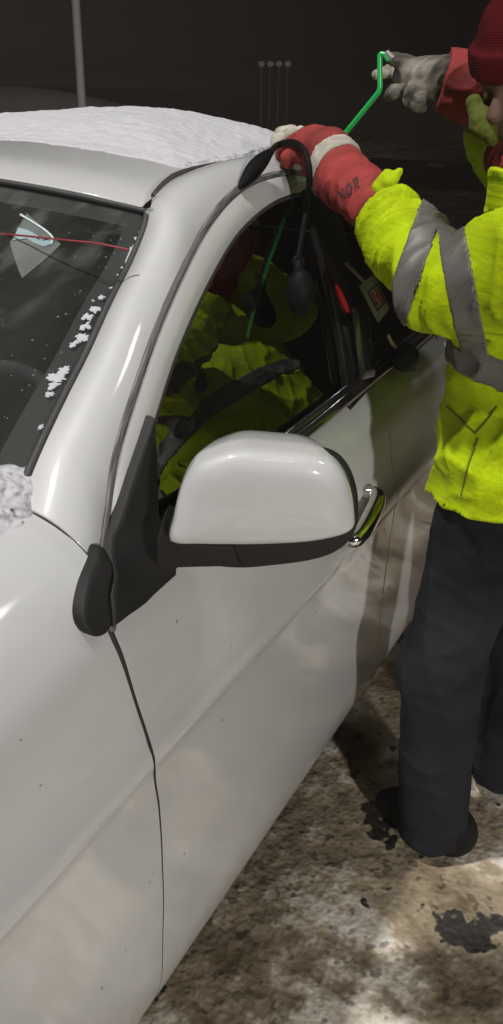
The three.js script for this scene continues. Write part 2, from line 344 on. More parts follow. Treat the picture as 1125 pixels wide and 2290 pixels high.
// ------------------------------------------------------------------ the car: x to its left, y up, z forward, z = 0 at the front door's leading gap
const prof = curve1([[.17, .858], [.185, .878], [.22, .892], [.30, .903], [.42, .908], [.55, .909], [.66, .911], [.715, .915], [.738, .9185], [.75, .917], [.775, .9075], [.81, .897], [.86, .887], [.91, .878], [.95, .866], [.975, .852], [.99, .836], [1.0, .82]]);
const sideX = (y, z) => prof(y) - 0.03 * Math.max(0, z) ** 2 - 0.02 * Math.max(0, -z - 1.2) ** 2;
const greenX = (y, z) => { const d = y - 0.98; return 0.845 - 0.36 * d - 0.27 * d * d - 0.10 * Math.max(0, z + 0.7) ** 2 - 0.05 * Math.max(0, -1.3 - z) ** 2; };
const roofY = (x, z) => 1.495 - 0.16 * x * x - 0.03 * ((z + 1.35) / 0.75) ** 2;
const beltY = (z) => 0.973 - 0.03 * z;
const car = thing('parked_sedan', [0, 0, -1.1], 'white four door sedan with snow on its roof and a black mirror foot', 'car');

// gap between front wing and front door, z against y
const gapZ = curve1([[.17, -.034], [.22, -.034], [.36, -.030], [.45, -.033], [.55, -.032], [.645, -.026], [.70, -.015], [.745, -.008], [.79, -.011], [.843, -.007], [.904, -.001], [.95, .004], [1.0, -.02]]);
const DOOR_REAR = (y) => -1.02 - 0.05 * (y - 0.6);
const dimple = (y, z) => 0.020 * Math.exp(-(((z + 0.765) / 0.075) ** 2) - (((y - 0.775) / 0.042) ** 2));
const dirtUv = (p) => [p.z * 0.8 + p.x * 0.35, p.y * 0.8];
const doorGeo = panel((u, v) => {
  const y0 = 0.185, t = v; let z = 0, y = 0;
  for (let k = 0; k < 3; k++) { const top = beltY(z) - 0.004; y = mix(y0, top, t); z = mix(gapZ(y) - 0.0022 - 0.002 * sstep(0.5, 0.95, y), DOOR_REAR(y) + 0.003, u); }
  return new THREE.Vector3(sideX(y, z) - dimple(y, z), y, z);
}, 110, 150, { toward: [0, 0.6, -0.5], uvf: dirtUv });
const door = part(car, 'front_door', doorGeo, M.paint);
{ const g = []; for (let i = 0; i <= 40; i++) { const y = mix(0.19, 0.955, i / 40), z = gapZ(y); g.push([sideX(y, z) - 0.0034, y, z]); } part(car, 'door_gap_shade', tube(g, (t) => 0.0032 + 0.0018 * t, 120, 8), M.seam);  // dark strip added for the shade inside the gap
  const q = [[.70, 1.073, -.030], [.74, 1.067, -.029], [.772, 1.055, -.029], [.80, 1.034, -.031], [.822, 1.012, -.036]]; part(car, 'wing_seam', tube(q.map((p) => [p[0] - 0.002, p[1] - 0.002, p[2]]), 0.0034, 40, 8), M.seam); }  // another dark strip, for the shade in the wing joint
part(car, 'rear_door', panel((u, v) => {
  const top = beltY(-1.5) - 0.004, y = mix(0.185, top, v), z = mix(DOOR_REAR(y) - 0.003, -1.78 - 0.1 * v, u);
  return new THREE.Vector3(sideX(y, z), y, z);
}, 50, 90, { toward: [0, 0.6, -1.5], uvf: dirtUv }), M.paint);
part(car, 'rear_wing', panel((u, v) => {
  const y = mix(0.3, 1.03, v), z = mix(-1.785 - 0.1 * v, -2.75, u);
  return new THREE.Vector3(Math.max(0.5, sideX(Math.min(y, 0.99), z) - Math.max(0, y - 0.97) * 0.6 - 0.10 * Math.max(0, -z - 2.2) ** 2), y, z);
}, 40, 60, { toward: [0, 0.6, -2], uvf: dirtUv }), M.paint);

// front wing: the door's section below the crease, rolling over a shoulder to the bonnet above it
const wingSec = [[.878, .185], [.892, .22], [.903, .30], [.908, .42], [.909, .55], [.911, .66], [.915, .715], [.9185, .738], [.917, .75], [.9075, .775], [.897, .81], [.887, .86], [.878, .905], [.866, .945], [.848, .98], [.825, 1.012], [.795, 1.04], [.76, 1.060], [.72, 1.071], [.69, 1.076]];
const wingX = curve1(wingSec.map((p, i) => [i / (wingSec.length - 1), p[0]])), wingYs = curve1(wingSec.map((p, i) => [i / (wingSec.length - 1), p[1]]));
const WHEEL_Z = 0.74, WHEEL_R = 0.33;
part(car, 'front_wing', panel((u, v) => {
  let y = wingYs(v), x = wingX(v);
  const z0 = (y < 0.93 ? gapZ(y) : mix(gapZ(y), -0.032, sstep(0.93, 1.01, y))) + 0.0022 + 0.001 * sstep(0.5, 0.95, y);
  let z = mix(z0, 1.25, u * u * 0.5 + u * 0.5);
  const k = sstep(0.55, 1.05, y);
  const arch = Math.sqrt(Math.max(0, 0.375 ** 2 - (z - WHEEL_Z) ** 2)) + 0.33;
  const yd = y - k * (0.10 * Math.max(0, z) + 0.05 * Math.max(0, z) ** 2);
  const zin = Math.abs(z - WHEEL_Z) < 0.375;
  y = zin ? Math.max(yd, mix(arch, 0.95, clamp((yd - 0.185) / 0.9) ** 2 * 0.9)) : yd;
  if (zin && yd < arch) { const f = clamp((yd - 0.185) / Math.max(0.01, arch - 0.185)); y = arch + 0.02 * f; x = wingX(0.42); }
  return new THREE.Vector3(x - 0.03 * Math.max(0, z) ** 2 - 0.14 * Math.max(0, z - 0.8) ** 2, y, z);
}, 90, 110, { toward: [0, 0.6, 0.4], uvf: dirtUv }), M.paint);

// roof-and-pillar side frame, from the wing seam up the screen pillar and back along the roof rail
const SCREEN = [[.70, 1.075, -.031], [.69, 1.124, -.09], [.668, 1.178, -.183], [.65, 1.222, -.264], [.63, 1.278, -.354], [.605, 1.33, -.455], [.59, 1.378, -.521], [.575, 1.404, -.555]];
const GAP = [[.812, 1.006, -.046], [0.78, 1.06, -0.114], [0.766, 1.104, -0.151], [0.757, 1.133, -0.182], [0.74, 1.185, -0.25], [0.714, 1.253, -0.352], [0.69, 1.312, -0.458], [0.665, 1.364, -0.571], [0.644, 1.403, -0.687], [0.632, 1.424, -0.787], [0.627, 1.431, -0.879], [0.627, 1.432, -0.981], [0.635, 1.419, -1.138]];
const RAIL_IN = [[.545, 1.433, -.66], [.535, 1.448, -.82], [.525, 1.450, -1.1], [.515, 1.437, -1.5], [.505, 1.355, -1.9], [.50, 1.21, -2.25]];
const RAIL_OUT = [[.636, 1.402, -1.35], [.64, 1.350, -1.6], [.655, 1.25, -1.85], [.70, 1.13, -2.1]];
{
  const A = sample([...SCREEN, ...RAIL_IN], 120), B = sample([...GAP, ...RAIL_OUT], 120);
  part(car, 'pillar_panel', panel((u, v) => {
    const i = v * 119, k = Math.min(118, Math.floor(i)), f = i - k;
    const a = A[k].clone().lerp(A[k + 1], f), b = B[k].clone().lerp(B[k + 1], f);
    const t = B[k + 1].clone().sub(B[k]).normalize(), w = b.clone().sub(a), n = t.cross(w).normalize(); if (n.y + n.x < 0) n.negate();
    const p = a.lerp(b, u); const s = mix(1, 0.45, sstep(0.5, 0.75, v));
    return p.addScaledVector(n, (0.030 * s * w.length() / 0.15) * (1 - (2 * u - 1) ** 2));
  }, 24, 160, { toward: [0, 0.9, -0.8], uvf: dirtUv }), M.paint);
  // ditch moulding beside the roof panel
  part(car, 'roof_moulding', tube([[.556,1.414,-.600],[.541,1.436,-.68],[.533,1.446,-.82],[.525,1.447,-1.1],[.515,1.435,-1.5]], 0.009, 20, 6), M.rubber);
}
// roof panel
part(car, 'roof_panel', panel((u, v) => {
  const x = mix(-0.53, 0.53, u), zf = -0.582 + 0.060 * (1 - (x / 0.53) ** 2), z = mix(zf, -2.2, v);
  return new THREE.Vector3(x, roofY(x, z) - 0.010 * Math.abs(x / 0.53) ** 10 - 0.016 * Math.max(0, 1 - (zf - z) / 0.10) ** 2 - 0.25 * Math.max(0, -z - 1.35) ** 2, z);
}, 40, 50, { toward: [0, 0.9, -1.3], uvf: (p) => [p.x, p.z] }), M.paint);

// windscreen: between the left pillar edge and its mirror image, bowed forwards
const screenRows = (n) => sample(SCREEN, n);
function screenPoint(u, v, inset = 0, out = 0) {                     // u 0 at the car's left edge, 1 at its right; v 0 at the base
  const c = spline(SCREEN).getPointAt(clamp(v)), s = 1 - 2 * mix(inset, 1 - inset, u);
  const bow = 1 - s * s;
  return new THREE.Vector3(c.x * s, c.y + 0.038 * bow * v + 0.01 * bow - 0.01 + out * 0.9, c.z + (0.30 * (1 - v) + 0.045 * v) * bow + out * 0.4 - 0.004);
}
const screenGeo = (u0, u1, v0, v1, nu, nv, out) => { const P = []; for (let j = 0; j < nv; j++) for (let i = 0; i < nu; i++) P.push(screenPoint(mix(u0, u1, i / (nu - 1)), mix(v0, v1, j / (nv - 1)), 0.004, out)); return gridGeo(P, nu, nv, (p) => [p.x, p.y]); };
const windscreen = part(car, 'windscreen', screenGeo(0, 1, 0, 1, 40, 40, 0), M.screen);
{
  // wiped dirt and thin frost on the glass, its pale veil added for glare
  const film = tex([512, 512], (u, v) => {
    const str = Math.max(0, tile(u, v, 26, 2.1, 3)) * Math.max(0, tile(u * 1, v, 4, 6.6, 3) + 0.15);
    const a = 0.035 + 0.06 * clamp(tile(u, v, 6, 5.1, 5) + 0.2) + 0.9 * str;
    return [0.8, 0.85, 0.84, clamp(a, 0, 0.6)];
  });
  part(windscreen, 'dirt_veil_film', screenGeo(0.0, 1, 0.02, 0.97, 30, 30, 0.002), std([0.50, 0.50, 0.47], 0.9, { map: film, transparent: true }));
  // black edge band under the glass and rubber around it
  part(windscreen, 'edge_band', [screenGeo(0, 0.035, 0, 1, 3, 40, -0.004), screenGeo(0.965, 1, 0, 1, 3, 40, -0.004), screenGeo(0, 1, 0.93, 1, 40, 4, -0.005), screenGeo(0, 1, 0, 0.06, 40, 4, -0.005)], M.inner);
  const edge = []; for (let i = 0; i <= 30; i++) { const p = screenPoint(0.006, 0.06 + 0.925 * i / 30, 0.0, 0.003); edge.push(p.toArray()); }
  part(windscreen, 'rubber_seal', tube(edge, 0.007, 60, 8), M.rubber);
  const top = []; for (let i = 0; i <= 30; i++) top.push(screenPoint(0.01 + 0.98 * i / 30, 0.985, 0, 0.004).toArray());
  part(windscreen, 'top_moulding', tube(top, 0.005, 60, 8), M.rubber);
  const red = [[0.346, 1.354, -0.42], [0.428, 1.359, -0.4], [0.525, 1.362, -0.385], [0.587, 1.362, -0.385], [0.639, 1.357, -0.39]];
  const patch = (list, lift) => { const P = list.map(([u, v]) => screenPoint(u, v, 0.004, lift)), c = P.reduce((q, p) => q.add(p), new THREE.Vector3()).divideScalar(P.length), n = P.length, Q = []; for (const k of [0, 0.5, 1]) for (let i = 0; i <= n; i++) Q.push(c.clone().lerp(P[i % n], k)); return gridGeo(Q, n + 1, 3, (p) => [p.x * 3, p.y * 3]); };
  const dense = (list) => list.flatMap((p, i) => { const q = list[(i + 1) % list.length]; return [0, 1, 2, 3].map((k) => [mix(p[0], q[0], k / 4), mix(p[1], q[1], k / 4)]); });
  const paleMap = (a, b) => tex(256, (u, v) => { const k = clamp(0.5 + 1.4 * tile(u, v, 5, 3.7, 5)); return [mix(a[0], b[0], k), mix(a[1], b[1], k), mix(a[2], b[2], k)]; }, { srgb: true });
  part(windscreen, 'pale_light_patch', patch(dense([[.175, .795], [.182, .898], [.105, .818], [.121, .676]]), 0.003), std([1, 1, 1], 0.9, { map: paleMap([0.10, 0.11, 0.10], [0.17, 0.18, 0.165]) }));  // light seen in the windscreen, put on it as an added pale shape
  part(windscreen, 'bluish_glint', patch([[.172, .802], [.178, .845], [.162, .842], [.145, .832], [.13, .816], [.119, .828], [.115, .812], [.124, .797], [.140, .803], [.155, .815]], 0.005), std([1, 1, 1], 0.7, { map: paleMap([0.20, 0.30, 0.32], [0.36, 0.46, 0.47]) }));  // bluish highlight on that shape, put into the colour
  part(windscreen, 'bluish_streak', tube([[.187, .885], [.161, .868], [.134, .847], [.119, .828], [.117, .812]].map(([u, v]) => screenPoint(u, v, 0.004, 0.005).toArray()), 0.0022, 24, 6), std([0.55, 0.66, 0.66], 0.4));  // bright edge of the highlight, painted as a pale tube
  part(windscreen, 'red_reflection', tube(red, 0.0016, 40, 6), std([0.28, 0.03, 0.04], 0.5));  // reflection of a red light strip, added as a thin tube
}

// weatherstrip in the gap, door window frame, side glass
const OUT = (p, d) => [p[0] + d, p[1], p[2]];
part(car, 'weatherstrip', tube([[.865, .952, .003], [.838, .985, -.016], ...GAP, ...RAIL_OUT.slice(0, 2)].map((p) => [p[0] - 0.003, p[1] - 0.003, p[2] - 0.003]), 0.0085, 120, 8), M.dirtyRubber);
const FRAME_OUT = [[0.798, 1.014, -0.094], [0.784, 1.058, -0.122], [0.77, 1.102, -0.16], [0.761, 1.131, -0.191], [0.744, 1.183, -0.26], [0.718, 1.251, -0.364], [0.694, 1.309, -0.469], [0.67, 1.359, -0.581], [0.651, 1.395, -0.692], [0.639, 1.415, -0.786], [0.634, 1.424, -0.877], [0.633, 1.426, -0.981], [0.64, 1.414, -1.133]];
const FRAME_IN = [[0.798, 1.009, -0.094], [0.79, 1.041, -0.131], [0.78, 1.077, -0.178], [0.772, 1.108, -0.223], [0.762, 1.141, -0.27], [0.741, 1.2, -0.354], [0.719, 1.255, -0.453], [0.699, 1.301, -0.551], [0.679, 1.343, -0.659], [0.665, 1.368, -0.757], [0.654, 1.387, -0.873], [0.65, 1.393, -0.979], [0.653, 1.388, -1.118]];
{
  const A = sample(FRAME_OUT, 80), B = sample(FRAME_IN, 80);
  part(door, 'window_frame', panel((u, v) => {
    const i = v * 79, k = Math.min(78, Math.floor(i)), f = i - k;
    const p = A[k].clone().lerp(A[k + 1], f).lerp(B[k].clone().lerp(B[k + 1], f), u);
    p.x += 0.004 * (1 - (2 * u - 1) ** 2); return p;
  }, 10, 120, { toward: [0, 0.9, -0.8], uvf: dirtUv, lip: 0.05 }), M.paint);
  part(door, 'window_seal', tube(FRAME_IN.slice(3).map((p) => [p[0] - 0.004, p[1] - 0.004, p[2] - 0.003]), 0.006, 80, 8), M.rubber);
}
const paneOutline = [...FRAME_IN.map((p) => [p[2], p[1]]), [-1.03, 1.36], [-0.955, 1.16], [-0.885, 1.0], [-0.6, 0.975], [-0.25, 0.97], [-0.09, 0.98]];
{
  const g = plate(paneOutline, (y, z) => greenX(y, z) - 0.020, 0.004, 0, 0.06);
  part(door, 'side_window', new THREE.ShapeGeometry(new THREE.Shape(paneOutline.map((p) => new THREE.Vector2(...p)))), M.pane);
  const w = door.children[door.children.length - 1]; w.geometry = (() => { let q = split(new THREE.ShapeGeometry(new THREE.Shape(paneOutline.map((p) => new THREE.Vector2(...p)))), 0.05); q = mergeVertices(q); const p = q.attributes.position; for (let i = 0; i < p.count; i++) { const z = p.getX(i), y = p.getY(i); p.setXYZ(i, greenX(y, z) - 0.012 - 0.045 * clamp(z + 1.0), y, z + 1.1); } q.computeVertexNormals(); return q; })();
}
// rear side glass, black door pillar, belt trim
const pillarOutline = [[-1.02, 1.43], [-1.16, 1.43], [-1.125, 1.25], [-1.04, 1.0], [-0.875, 0.985], [-0.945, 1.16], [-1.0, 1.33]];
const pillar = part(car, 'door_pillar', plate(pillarOutline, (y, z) => greenX(y, z) - 0.012, 0.014, 0.002, 0.05), M.gloss);
const rearOutline = [[-1.12, 1.39], [-1.35, 1.385], [-1.50, 1.32], [-1.62, 1.18], [-1.60, 1.06], [-1.50, 1.015], [-1.04, 1.0], [-1.10, 1.2]];
{
  let q = mergeVertices(split(new THREE.ShapeGeometry(new THREE.Shape(rearOutline.map((p) => new THREE.Vector2(...p)))), 0.05));
  const p = q.attributes.position; for (let i = 0; i < p.count; i++) { const z = p.getX(i), y = p.getY(i); p.setXYZ(i, greenX(y, z) - 0.010, y, z); } q.computeVertexNormals();
  part(car, 'rear_side_window', q, M.pane);
  part(car, 'rear_window_seal', tube([...rearOutline.slice(0, 6).map(([z, y]) => [greenX(y, z) - 0.002, y, z])], 0.010, 60, 8), M.gloss);
}
{
  const belt = []; for (let i = 0; i <= 20; i++) { const z = mix(-0.12, -1.50, i / 20), y = beltY(z) + 0.010; belt.push([greenX(y, z) + 0.002, y, z]); }
  part(car, 'belt_trim', [tube(belt, 0.013, 60, 8), tube(belt.map((p) => [p[0] - 0.012, p[1] + 0.012, p[2]]), 0.009, 60, 8)], M.gloss);
  // rear pillar and shoulder behind the rear window
  const P = []; const nu = 30, nv = 24;
  part(car, 'rear_pillar', panel((u, v) => {
    const y = mix(0.99, 1.345, v), z0 = curve1([[.99, -1.52], [1.02, -1.53], [1.06, -1.615], [1.18, -1.635], [1.32, -1.515], [1.40, -1.32]])(y), z = mix(z0, mix(-2.3, -1.62, v), u);
    return new THREE.Vector3(greenX(y, z) + 0.0, y, z);
  }, nu, nv, { toward: [0, 1, -1.5], uvf: dirtUv }), M.paint);
}
const redGlint = part(pillar, 'red_glint', (() => { const g = new THREE.SphereGeometry(1, 16, 10); g.scale(0.005, 0.034, 0.008); g.rotateZ(0.5); g.rotateX(0.10); g.translate(...[0.763, 1.186, -0.995]); return g; })(), new THREE.MeshStandardMaterial({ color: 0x300000, emissive: lin(0.13, 0.004, 0.004), emissiveIntensity: 1, roughness: 0.3 }));  // tail lamp reflection, added as a glowing spot on the pillar

// door handle
{
  const a = V([0.926, 0.814, -0.859]), b = V([0.937, 0.776, -0.712]), d = b.clone().sub(a).normalize();
  const c = new THREE.CatmullRomCurve3([a.clone().add(V([-.03, 0, 0])), a.clone().add(V([-.004, 0, 0])), a.clone().lerp(b, 0.5).add(V([.007, 0, 0])), b.clone().add(V([-.004, 0, 0])), b.clone().add(V([-.03, 0, 0]))]);
  const g = tube(c, (t) => 0.0145 + 0.005 * Math.sin(Math.PI * t), 40, 18);
  part(door, 'handle', g, M.chrome);
}

// inner body: closes the car behind the gaps and gives it sides, floor and ends
{
  const side = []; const ys = [0.18, 0.3, 0.5, 0.7, 0.9, 0.96], P = [], zs = []; for (let z = -2.7; z <= 0.33; z += 0.15) zs.push(z);
  for (const y of ys) for (const z of zs) P.push(new THREE.Vector3(sideX(y, z) - 0.035, y, z));
  const bx = (w, h, d, x, y, z) => { const g = new THREE.BoxGeometry(w, h, d); g.translate(x, y, z); return g; };
  part(car, 'inner_shell', [gridGeo(P, zs.length, ys.length), bx(1.62, 0.05, 3.6, 0, 0.22, -1.1), bx(1.3, 0.6, 0.06, 0, 0.62, 0.28), bx(1.5, 0.62, 0.06, 0, 0.66, -2.0)], M.inner);
  // gap backing along the wing / door gap
  part(car, 'sill', panel((u, v) => { const y = mix(0.150, 0.180, v), z = mix(0.34, -1.76, u); return new THREE.Vector3(sideX(0.18, z) - 0.022 - 0.05 * (1 - v), y, z); }, 30, 5, { toward: [0, 0.5, -0.8] }), M.inner);
  // far side of the car
  const far = (y, z) => -sideX(clamp(y, 0.18, 0.98), z);
  part(car, 'far_side_panel', panel((u, v) => { const y = mix(0.2, 0.99, v), z = mix(0.34, -2.75, u); return new THREE.Vector3(far(y, z), y, z); }, 40, 30, { toward: [0, 0.6, -1.1] }), M.paint);
  const Q = [...SCREEN, ...RAIL_IN].map((p) => [-p[0], p[1], p[2]]), R = [...GAP, ...RAIL_OUT].map((p) => [-p[0], p[1], p[2]]);
  const A = sample(Q, 80), B = sample(R, 80);
  part(car, 'far_pillar_panel', panel((u, v) => { const k = Math.round(v * 79); return A[k].clone().lerp(B[k], u); }, 8, 80, { toward: [0, 0.9, -0.8] }), M.paint);
  part(car, 'pillar_lining', panel((u, v) => { const k = Math.round(v * 79); const p = A[k].clone().lerp(B[k], mix(-0.3, 1.2, u)); p.x += 0.03; p.y -= 0.02; return p; }, 8, 80, { toward: [0, 0.9, -0.8] }), M.seat);
  part(car, 'far_window', gridGeo((() => { const o = []; for (let j = 0; j < 12; j++) for (let i = 0; i < 24; i++) { const y = mix(0.96, 1.43, j / 11), z = mix(-0.05 - 0.8 * (j / 11), -2.0 + 0.3 * (j / 11), i / 23); o.push(new THREE.Vector3(-greenX(y, z) + 0.01, y, z)); } return o; })(), 24, 12), M.gloss);
  // bonnet, boot, bumpers
  part(car, 'bonnet', panel((u, v) => { const x = mix(-0.685, 0.685, u), z = mix(0.20 + 0.10 * (1 - (x / 0.685) ** 2), 1.30, v); return new THREE.Vector3(x * (1 - 0.12 * v * v), 1.045 + 0.02 * (1 - (x / 0.7) ** 2) - 0.10 * z - 0.07 * z * z, z); }, 30, 30, { toward: [0, 0.3, 0.5], uvf: (p) => [p.x, p.z] }), M.paint);
  part(car, 'front_bumper', panel((u, v) => { const a = mix(-1, 1, u), x = 0.80 * a; return new THREE.Vector3(x, mix(0.2, 0.80, v), 1.24 + 0.24 * (1 - a * a) - 0.05 * (2 * v - 1) ** 2); }, 24, 14, { toward: [0, 0.5, 0] }), M.paint);
  part(car, 'boot_lid', panel((u, v) => { const x = mix(-0.66, 0.66, u), z = mix(-2.58, -2.95, v); return new THREE.Vector3(x, 1.08 + 0.02 * (1 - x * x) - 0.05 * v, z); }, 16, 12, { toward: [0, 0.5, -2.5] }), M.paint);
  part(car, 'rear_bumper', panel((u, v) => { const a = mix(-1, 1, u); return new THREE.Vector3(0.82 * a, mix(0.25, 1.02, v), -2.75 - 0.25 * (1 - a * a)); }, 16, 12, { toward: [0, 0.5, -1] }), M.paint);
  part(car, 'rear_screen', gridGeo((() => { const o = []; for (let j = 0; j < 8; j++) for (let i = 0; i < 12; i++) { const x = mix(-0.52, 0.52, i / 11) * mix(1, 1.2, j / 7); o.push(new THREE.Vector3(x, mix(1.30, 1.08, j / 7) , mix(-2.10, -2.6, j / 7))); } return o; })(), 12, 8), M.gloss);
  // interior
  const dash = []; 
  part(car, 'dashboard', (() => { const g = new THREE.CapsuleGeometry(0.13, 1.15, 8, 16); g.rotateZ(Math.PI / 2); g.scale(1, 0.8, 1.6); g.translate(0, 0.90, 0.02); return g; })(), M.seat);
  part(car, 'cowl', (() => { const g = bx(1.36, 0.03, 0.34, 0, 1.035, 0.17); return g; })(), M.rubber);
  const wheel = new THREE.TorusGeometry(0.18, 0.015, 10, 40); wheel.rotateX(-0.45); wheel.translate(0.37, 0.96, -0.32);
  part(car, 'steering_wheel', wheel, M.seat);
  for (const x of [0.37, -0.37]) {
    const seat = (a, b, c, X, Y, Z, t) => { const g = new THREE.SphereGeometry(1, 24, 16); const p = g.attributes.position; for (let i = 0; i < p.count; i++) { const q = [p.getX(i), p.getY(i), p.getZ(i)].map((s) => Math.sign(s) * Math.abs(s) ** 0.6); p.setXYZ(i, q[0] * a, q[1] * b, q[2] * c); } g.computeVertexNormals(); g.rotateX(t); g.translate(X, Y, Z); return g; };
    const s = part(car, 'seat', [seat(0.25, 0.09, 0.26, x, 0.55, -0.62, 0.1), seat(0.24, 0.34, 0.09, x, 0.88, -0.92, 0.28)], M.seat);
    part(s, 'headrest', seat(0.14, 0.09, 0.055, x, 1.27, -1.03, 0.2), M.seat);
  }
  part(car, 'rear_bench', bx(1.3, 0.6, 0.16, 0, 0.8, -1.85), M.seat);
  part(car, 'parcel_shelf', bx(1.5, 0.03, 0.85, 0, 1.05, -2.25), M.seat);
  part(car, 'roof_lining', gridGeo((() => { const o = []; for (let j = 0; j < 12; j++) for (let i = 0; i < 12; i++) { const x = mix(-0.56, 0.56, i / 11), z = mix(-0.60, -2.1, j / 11); o.push(new THREE.Vector3(x, roofY(x, z) - 0.04 - 0.25 * Math.max(0, -z - 1.35) ** 2, z)); } return o; })(), 12, 12), M.seat);
  // wheels
  for (const [x, z] of [[0.80, WHEEL_Z], [-0.80, WHEEL_Z], [0.80, -2.15], [-0.80, -2.15]]) {
    const t = new THREE.TorusGeometry(0.255, 0.085, 16, 48); t.scale(1, 1, 1.25); t.rotateY(Math.PI / 2); t.translate(x, 0.335, z);
    const w = part(car, 'wheel', t, M.rubber);
    const r = new THREE.CylinderGeometry(0.20, 0.20, 0.10, 32); r.rotateZ(Math.PI / 2); r.translate(x, 0.335, z);
    part(w, 'rim', r, M.steel);
  }
}

// mirror: black sail and foot, arm, housing, white cap
const wingByY = curve1([[.80,.90],[.86,.887],[.905,.878],[.945,.866],[.98,.848],[1.012,.825],[1.04,.795],[1.06,.76]]);
const sailSurf0 = (y, z) => { const t = sstep(0.93, 1.03, y); return mix(sideX(Math.min(y, 0.96), Math.min(z, 0)) - 0.004, greenX(y, z), t) + 0.004; };
const sailSurf = (y, z) => mix(sailSurf0(y, z), Math.max(wingByY(y), sailSurf0(y, z)), sstep(-0.09, -0.03, z));
{
  const o = [[0.776, 1.149, -0.246], [0.795, 1.099, -0.222], [0.813, 1.049, -0.196], [0.835, 1.006, -0.173], [0.845, 0.994, -0.169], [0.868, 0.964, -0.155], [0.872, 0.957, -0.147], [0.875, 0.954, -0.069], [0.876, 0.958, -0.024], [0.876, 0.959, 0.009], [0.858, 0.99, -0.015], [0.823, 1.017, -0.064], [0.807, 1.042, -0.107], [0.794, 1.088, -0.164]].map((p) => [p[2], p[1]]);
  part(car, 'mirror_sail', plate(o, sailSurf, 0.018, 0.005, 0.03), M.plastic);
  const f = [[0.825, 1.021, -0.057], [0.858, 0.992, -0.01], [0.876, 0.962, 0.014], [0.878, 0.959, 0.03], [0.874, 0.966, 0.047], [0.867, 0.979, 0.051], [0.859, 0.992, 0.044], [0.843, 1.012, 0.013], [0.831, 1.024, -0.019], [0.817, 1.032, -0.054]].map((p) => [p[2], p[1]]);
  part(car, 'mirror_foot', plate(smooth(f), sailSurf, 0.017, 0.004, 0.02), M.plastic);
}
const mirrorCtr = V([0.999, 1.105, -0.159]);
{
  // outlines on the swept mirror plane
  const capO = [[0.892, 1.052, -0.106], [0.897, 1.083, -0.108], [0.903, 1.115, -0.112], [0.912, 1.142, -0.116], [0.924, 1.161, -0.122], [0.944, 1.173, -0.132], [0.969, 1.182, -0.145], [1.015, 1.181, -0.168], [1.056, 1.177, -0.188], [1.078, 1.167, -0.199], [1.092, 1.15, -0.206], [1.102, 1.124, -0.211], [1.107, 1.096, -0.213], [1.108, 1.079, -0.214], [1.101, 1.071, -0.21], [1.082, 1.063, -0.201], [1.056, 1.057, -0.188], [1.008, 1.052, -0.164], [0.955, 1.05, -0.137], [0.917, 1.049, -0.119], [0.9, 1.049, -0.11]];
  const houO = [[0.886, 1.039, -0.103], [0.896, 1.076, -0.108], [0.903, 1.106, -0.111], [0.914, 1.134, -0.117], [0.941, 1.165, -0.131], [0.971, 1.175, -0.145], [1.015, 1.176, -0.168], [1.057, 1.174, -0.189], [1.083, 1.166, -0.202], [1.099, 1.148, -0.209], [1.109, 1.121, -0.215], [1.113, 1.096, -0.216], [1.113, 1.068, -0.217], [1.105, 1.045, -0.212], [1.085, 1.025, -0.203], [1.058, 1.014, -0.189], [1.009, 1.004, -0.165], [0.974, 1, -0.147], [0.927, 1.004, -0.124], [0.895, 1.012, -0.107], [0.885, 1.022, -0.103]];
  const plane = new THREE.Vector3(0.5, 0, 1).normalize();
  const ring = (list, n) => new THREE.CatmullRomCurve3(list.map(V), true, 'centripetal').getSpacedPoints(n).slice(0, n);
  const dome = (list, depth, pw, n, m, back) => {
    const R = ring(list, n), c = R.reduce((s, p) => s.add(p), new THREE.Vector3()).divideScalar(n), P = [];
    for (const q of back) for (let i = 0; i <= n; i++) { const p = R[i % n].clone(); p.lerp(c, q[0]).addScaledVector(plane, q[1]); P.push(p); }
    for (let j = 0; j <= m; j++) { const t = j / m, s = Math.cos(t * Math.PI / 2), h = Math.sin(t * Math.PI / 2); for (let i = 0; i <= n; i++) P.push(c.clone().lerp(R[i % n], s ** (2 / pw)).addScaledVector(plane, depth * h ** (2 / pw))); }
    return gridGeo(P, n + 1, back.length + m + 1, (p) => [p.x, p.y]);
  };
  const housing = part(car, 'wing_mirror', dome(houO, 0.012, 4, 96, 8, [[0.45, -0.105], [0.34, -0.10], [0.22, -0.075], [0.12, -0.045], [0.0, -0.012]]), M.plastic);
  part(housing, 'mirror_cap', dome(capO, 0.050, 5, 120, 26, [[0.30, -0.09], [0.17, -0.070], [0.09, -0.042], [0.012, -0.012]]), M.paint);
  const arm = plateArm();
  part(housing, 'mirror_arm', arm, M.plastic);
  const gl = ring(houO, 60).map((p) => p.clone().lerp(mirrorCtr, 0.4).addScaledVector(plane, -0.107)); const gg = []; 
  const P = []; for (const q of gl.concat([gl[0]])) P.push(q.clone()); for (let i = 0; i <= 60; i++) P.push(mirrorCtr.clone().addScaledVector(plane, -0.107));
  part(housing, 'mirror_glass', gridGeo(P, 61, 2), M.chrome);
}
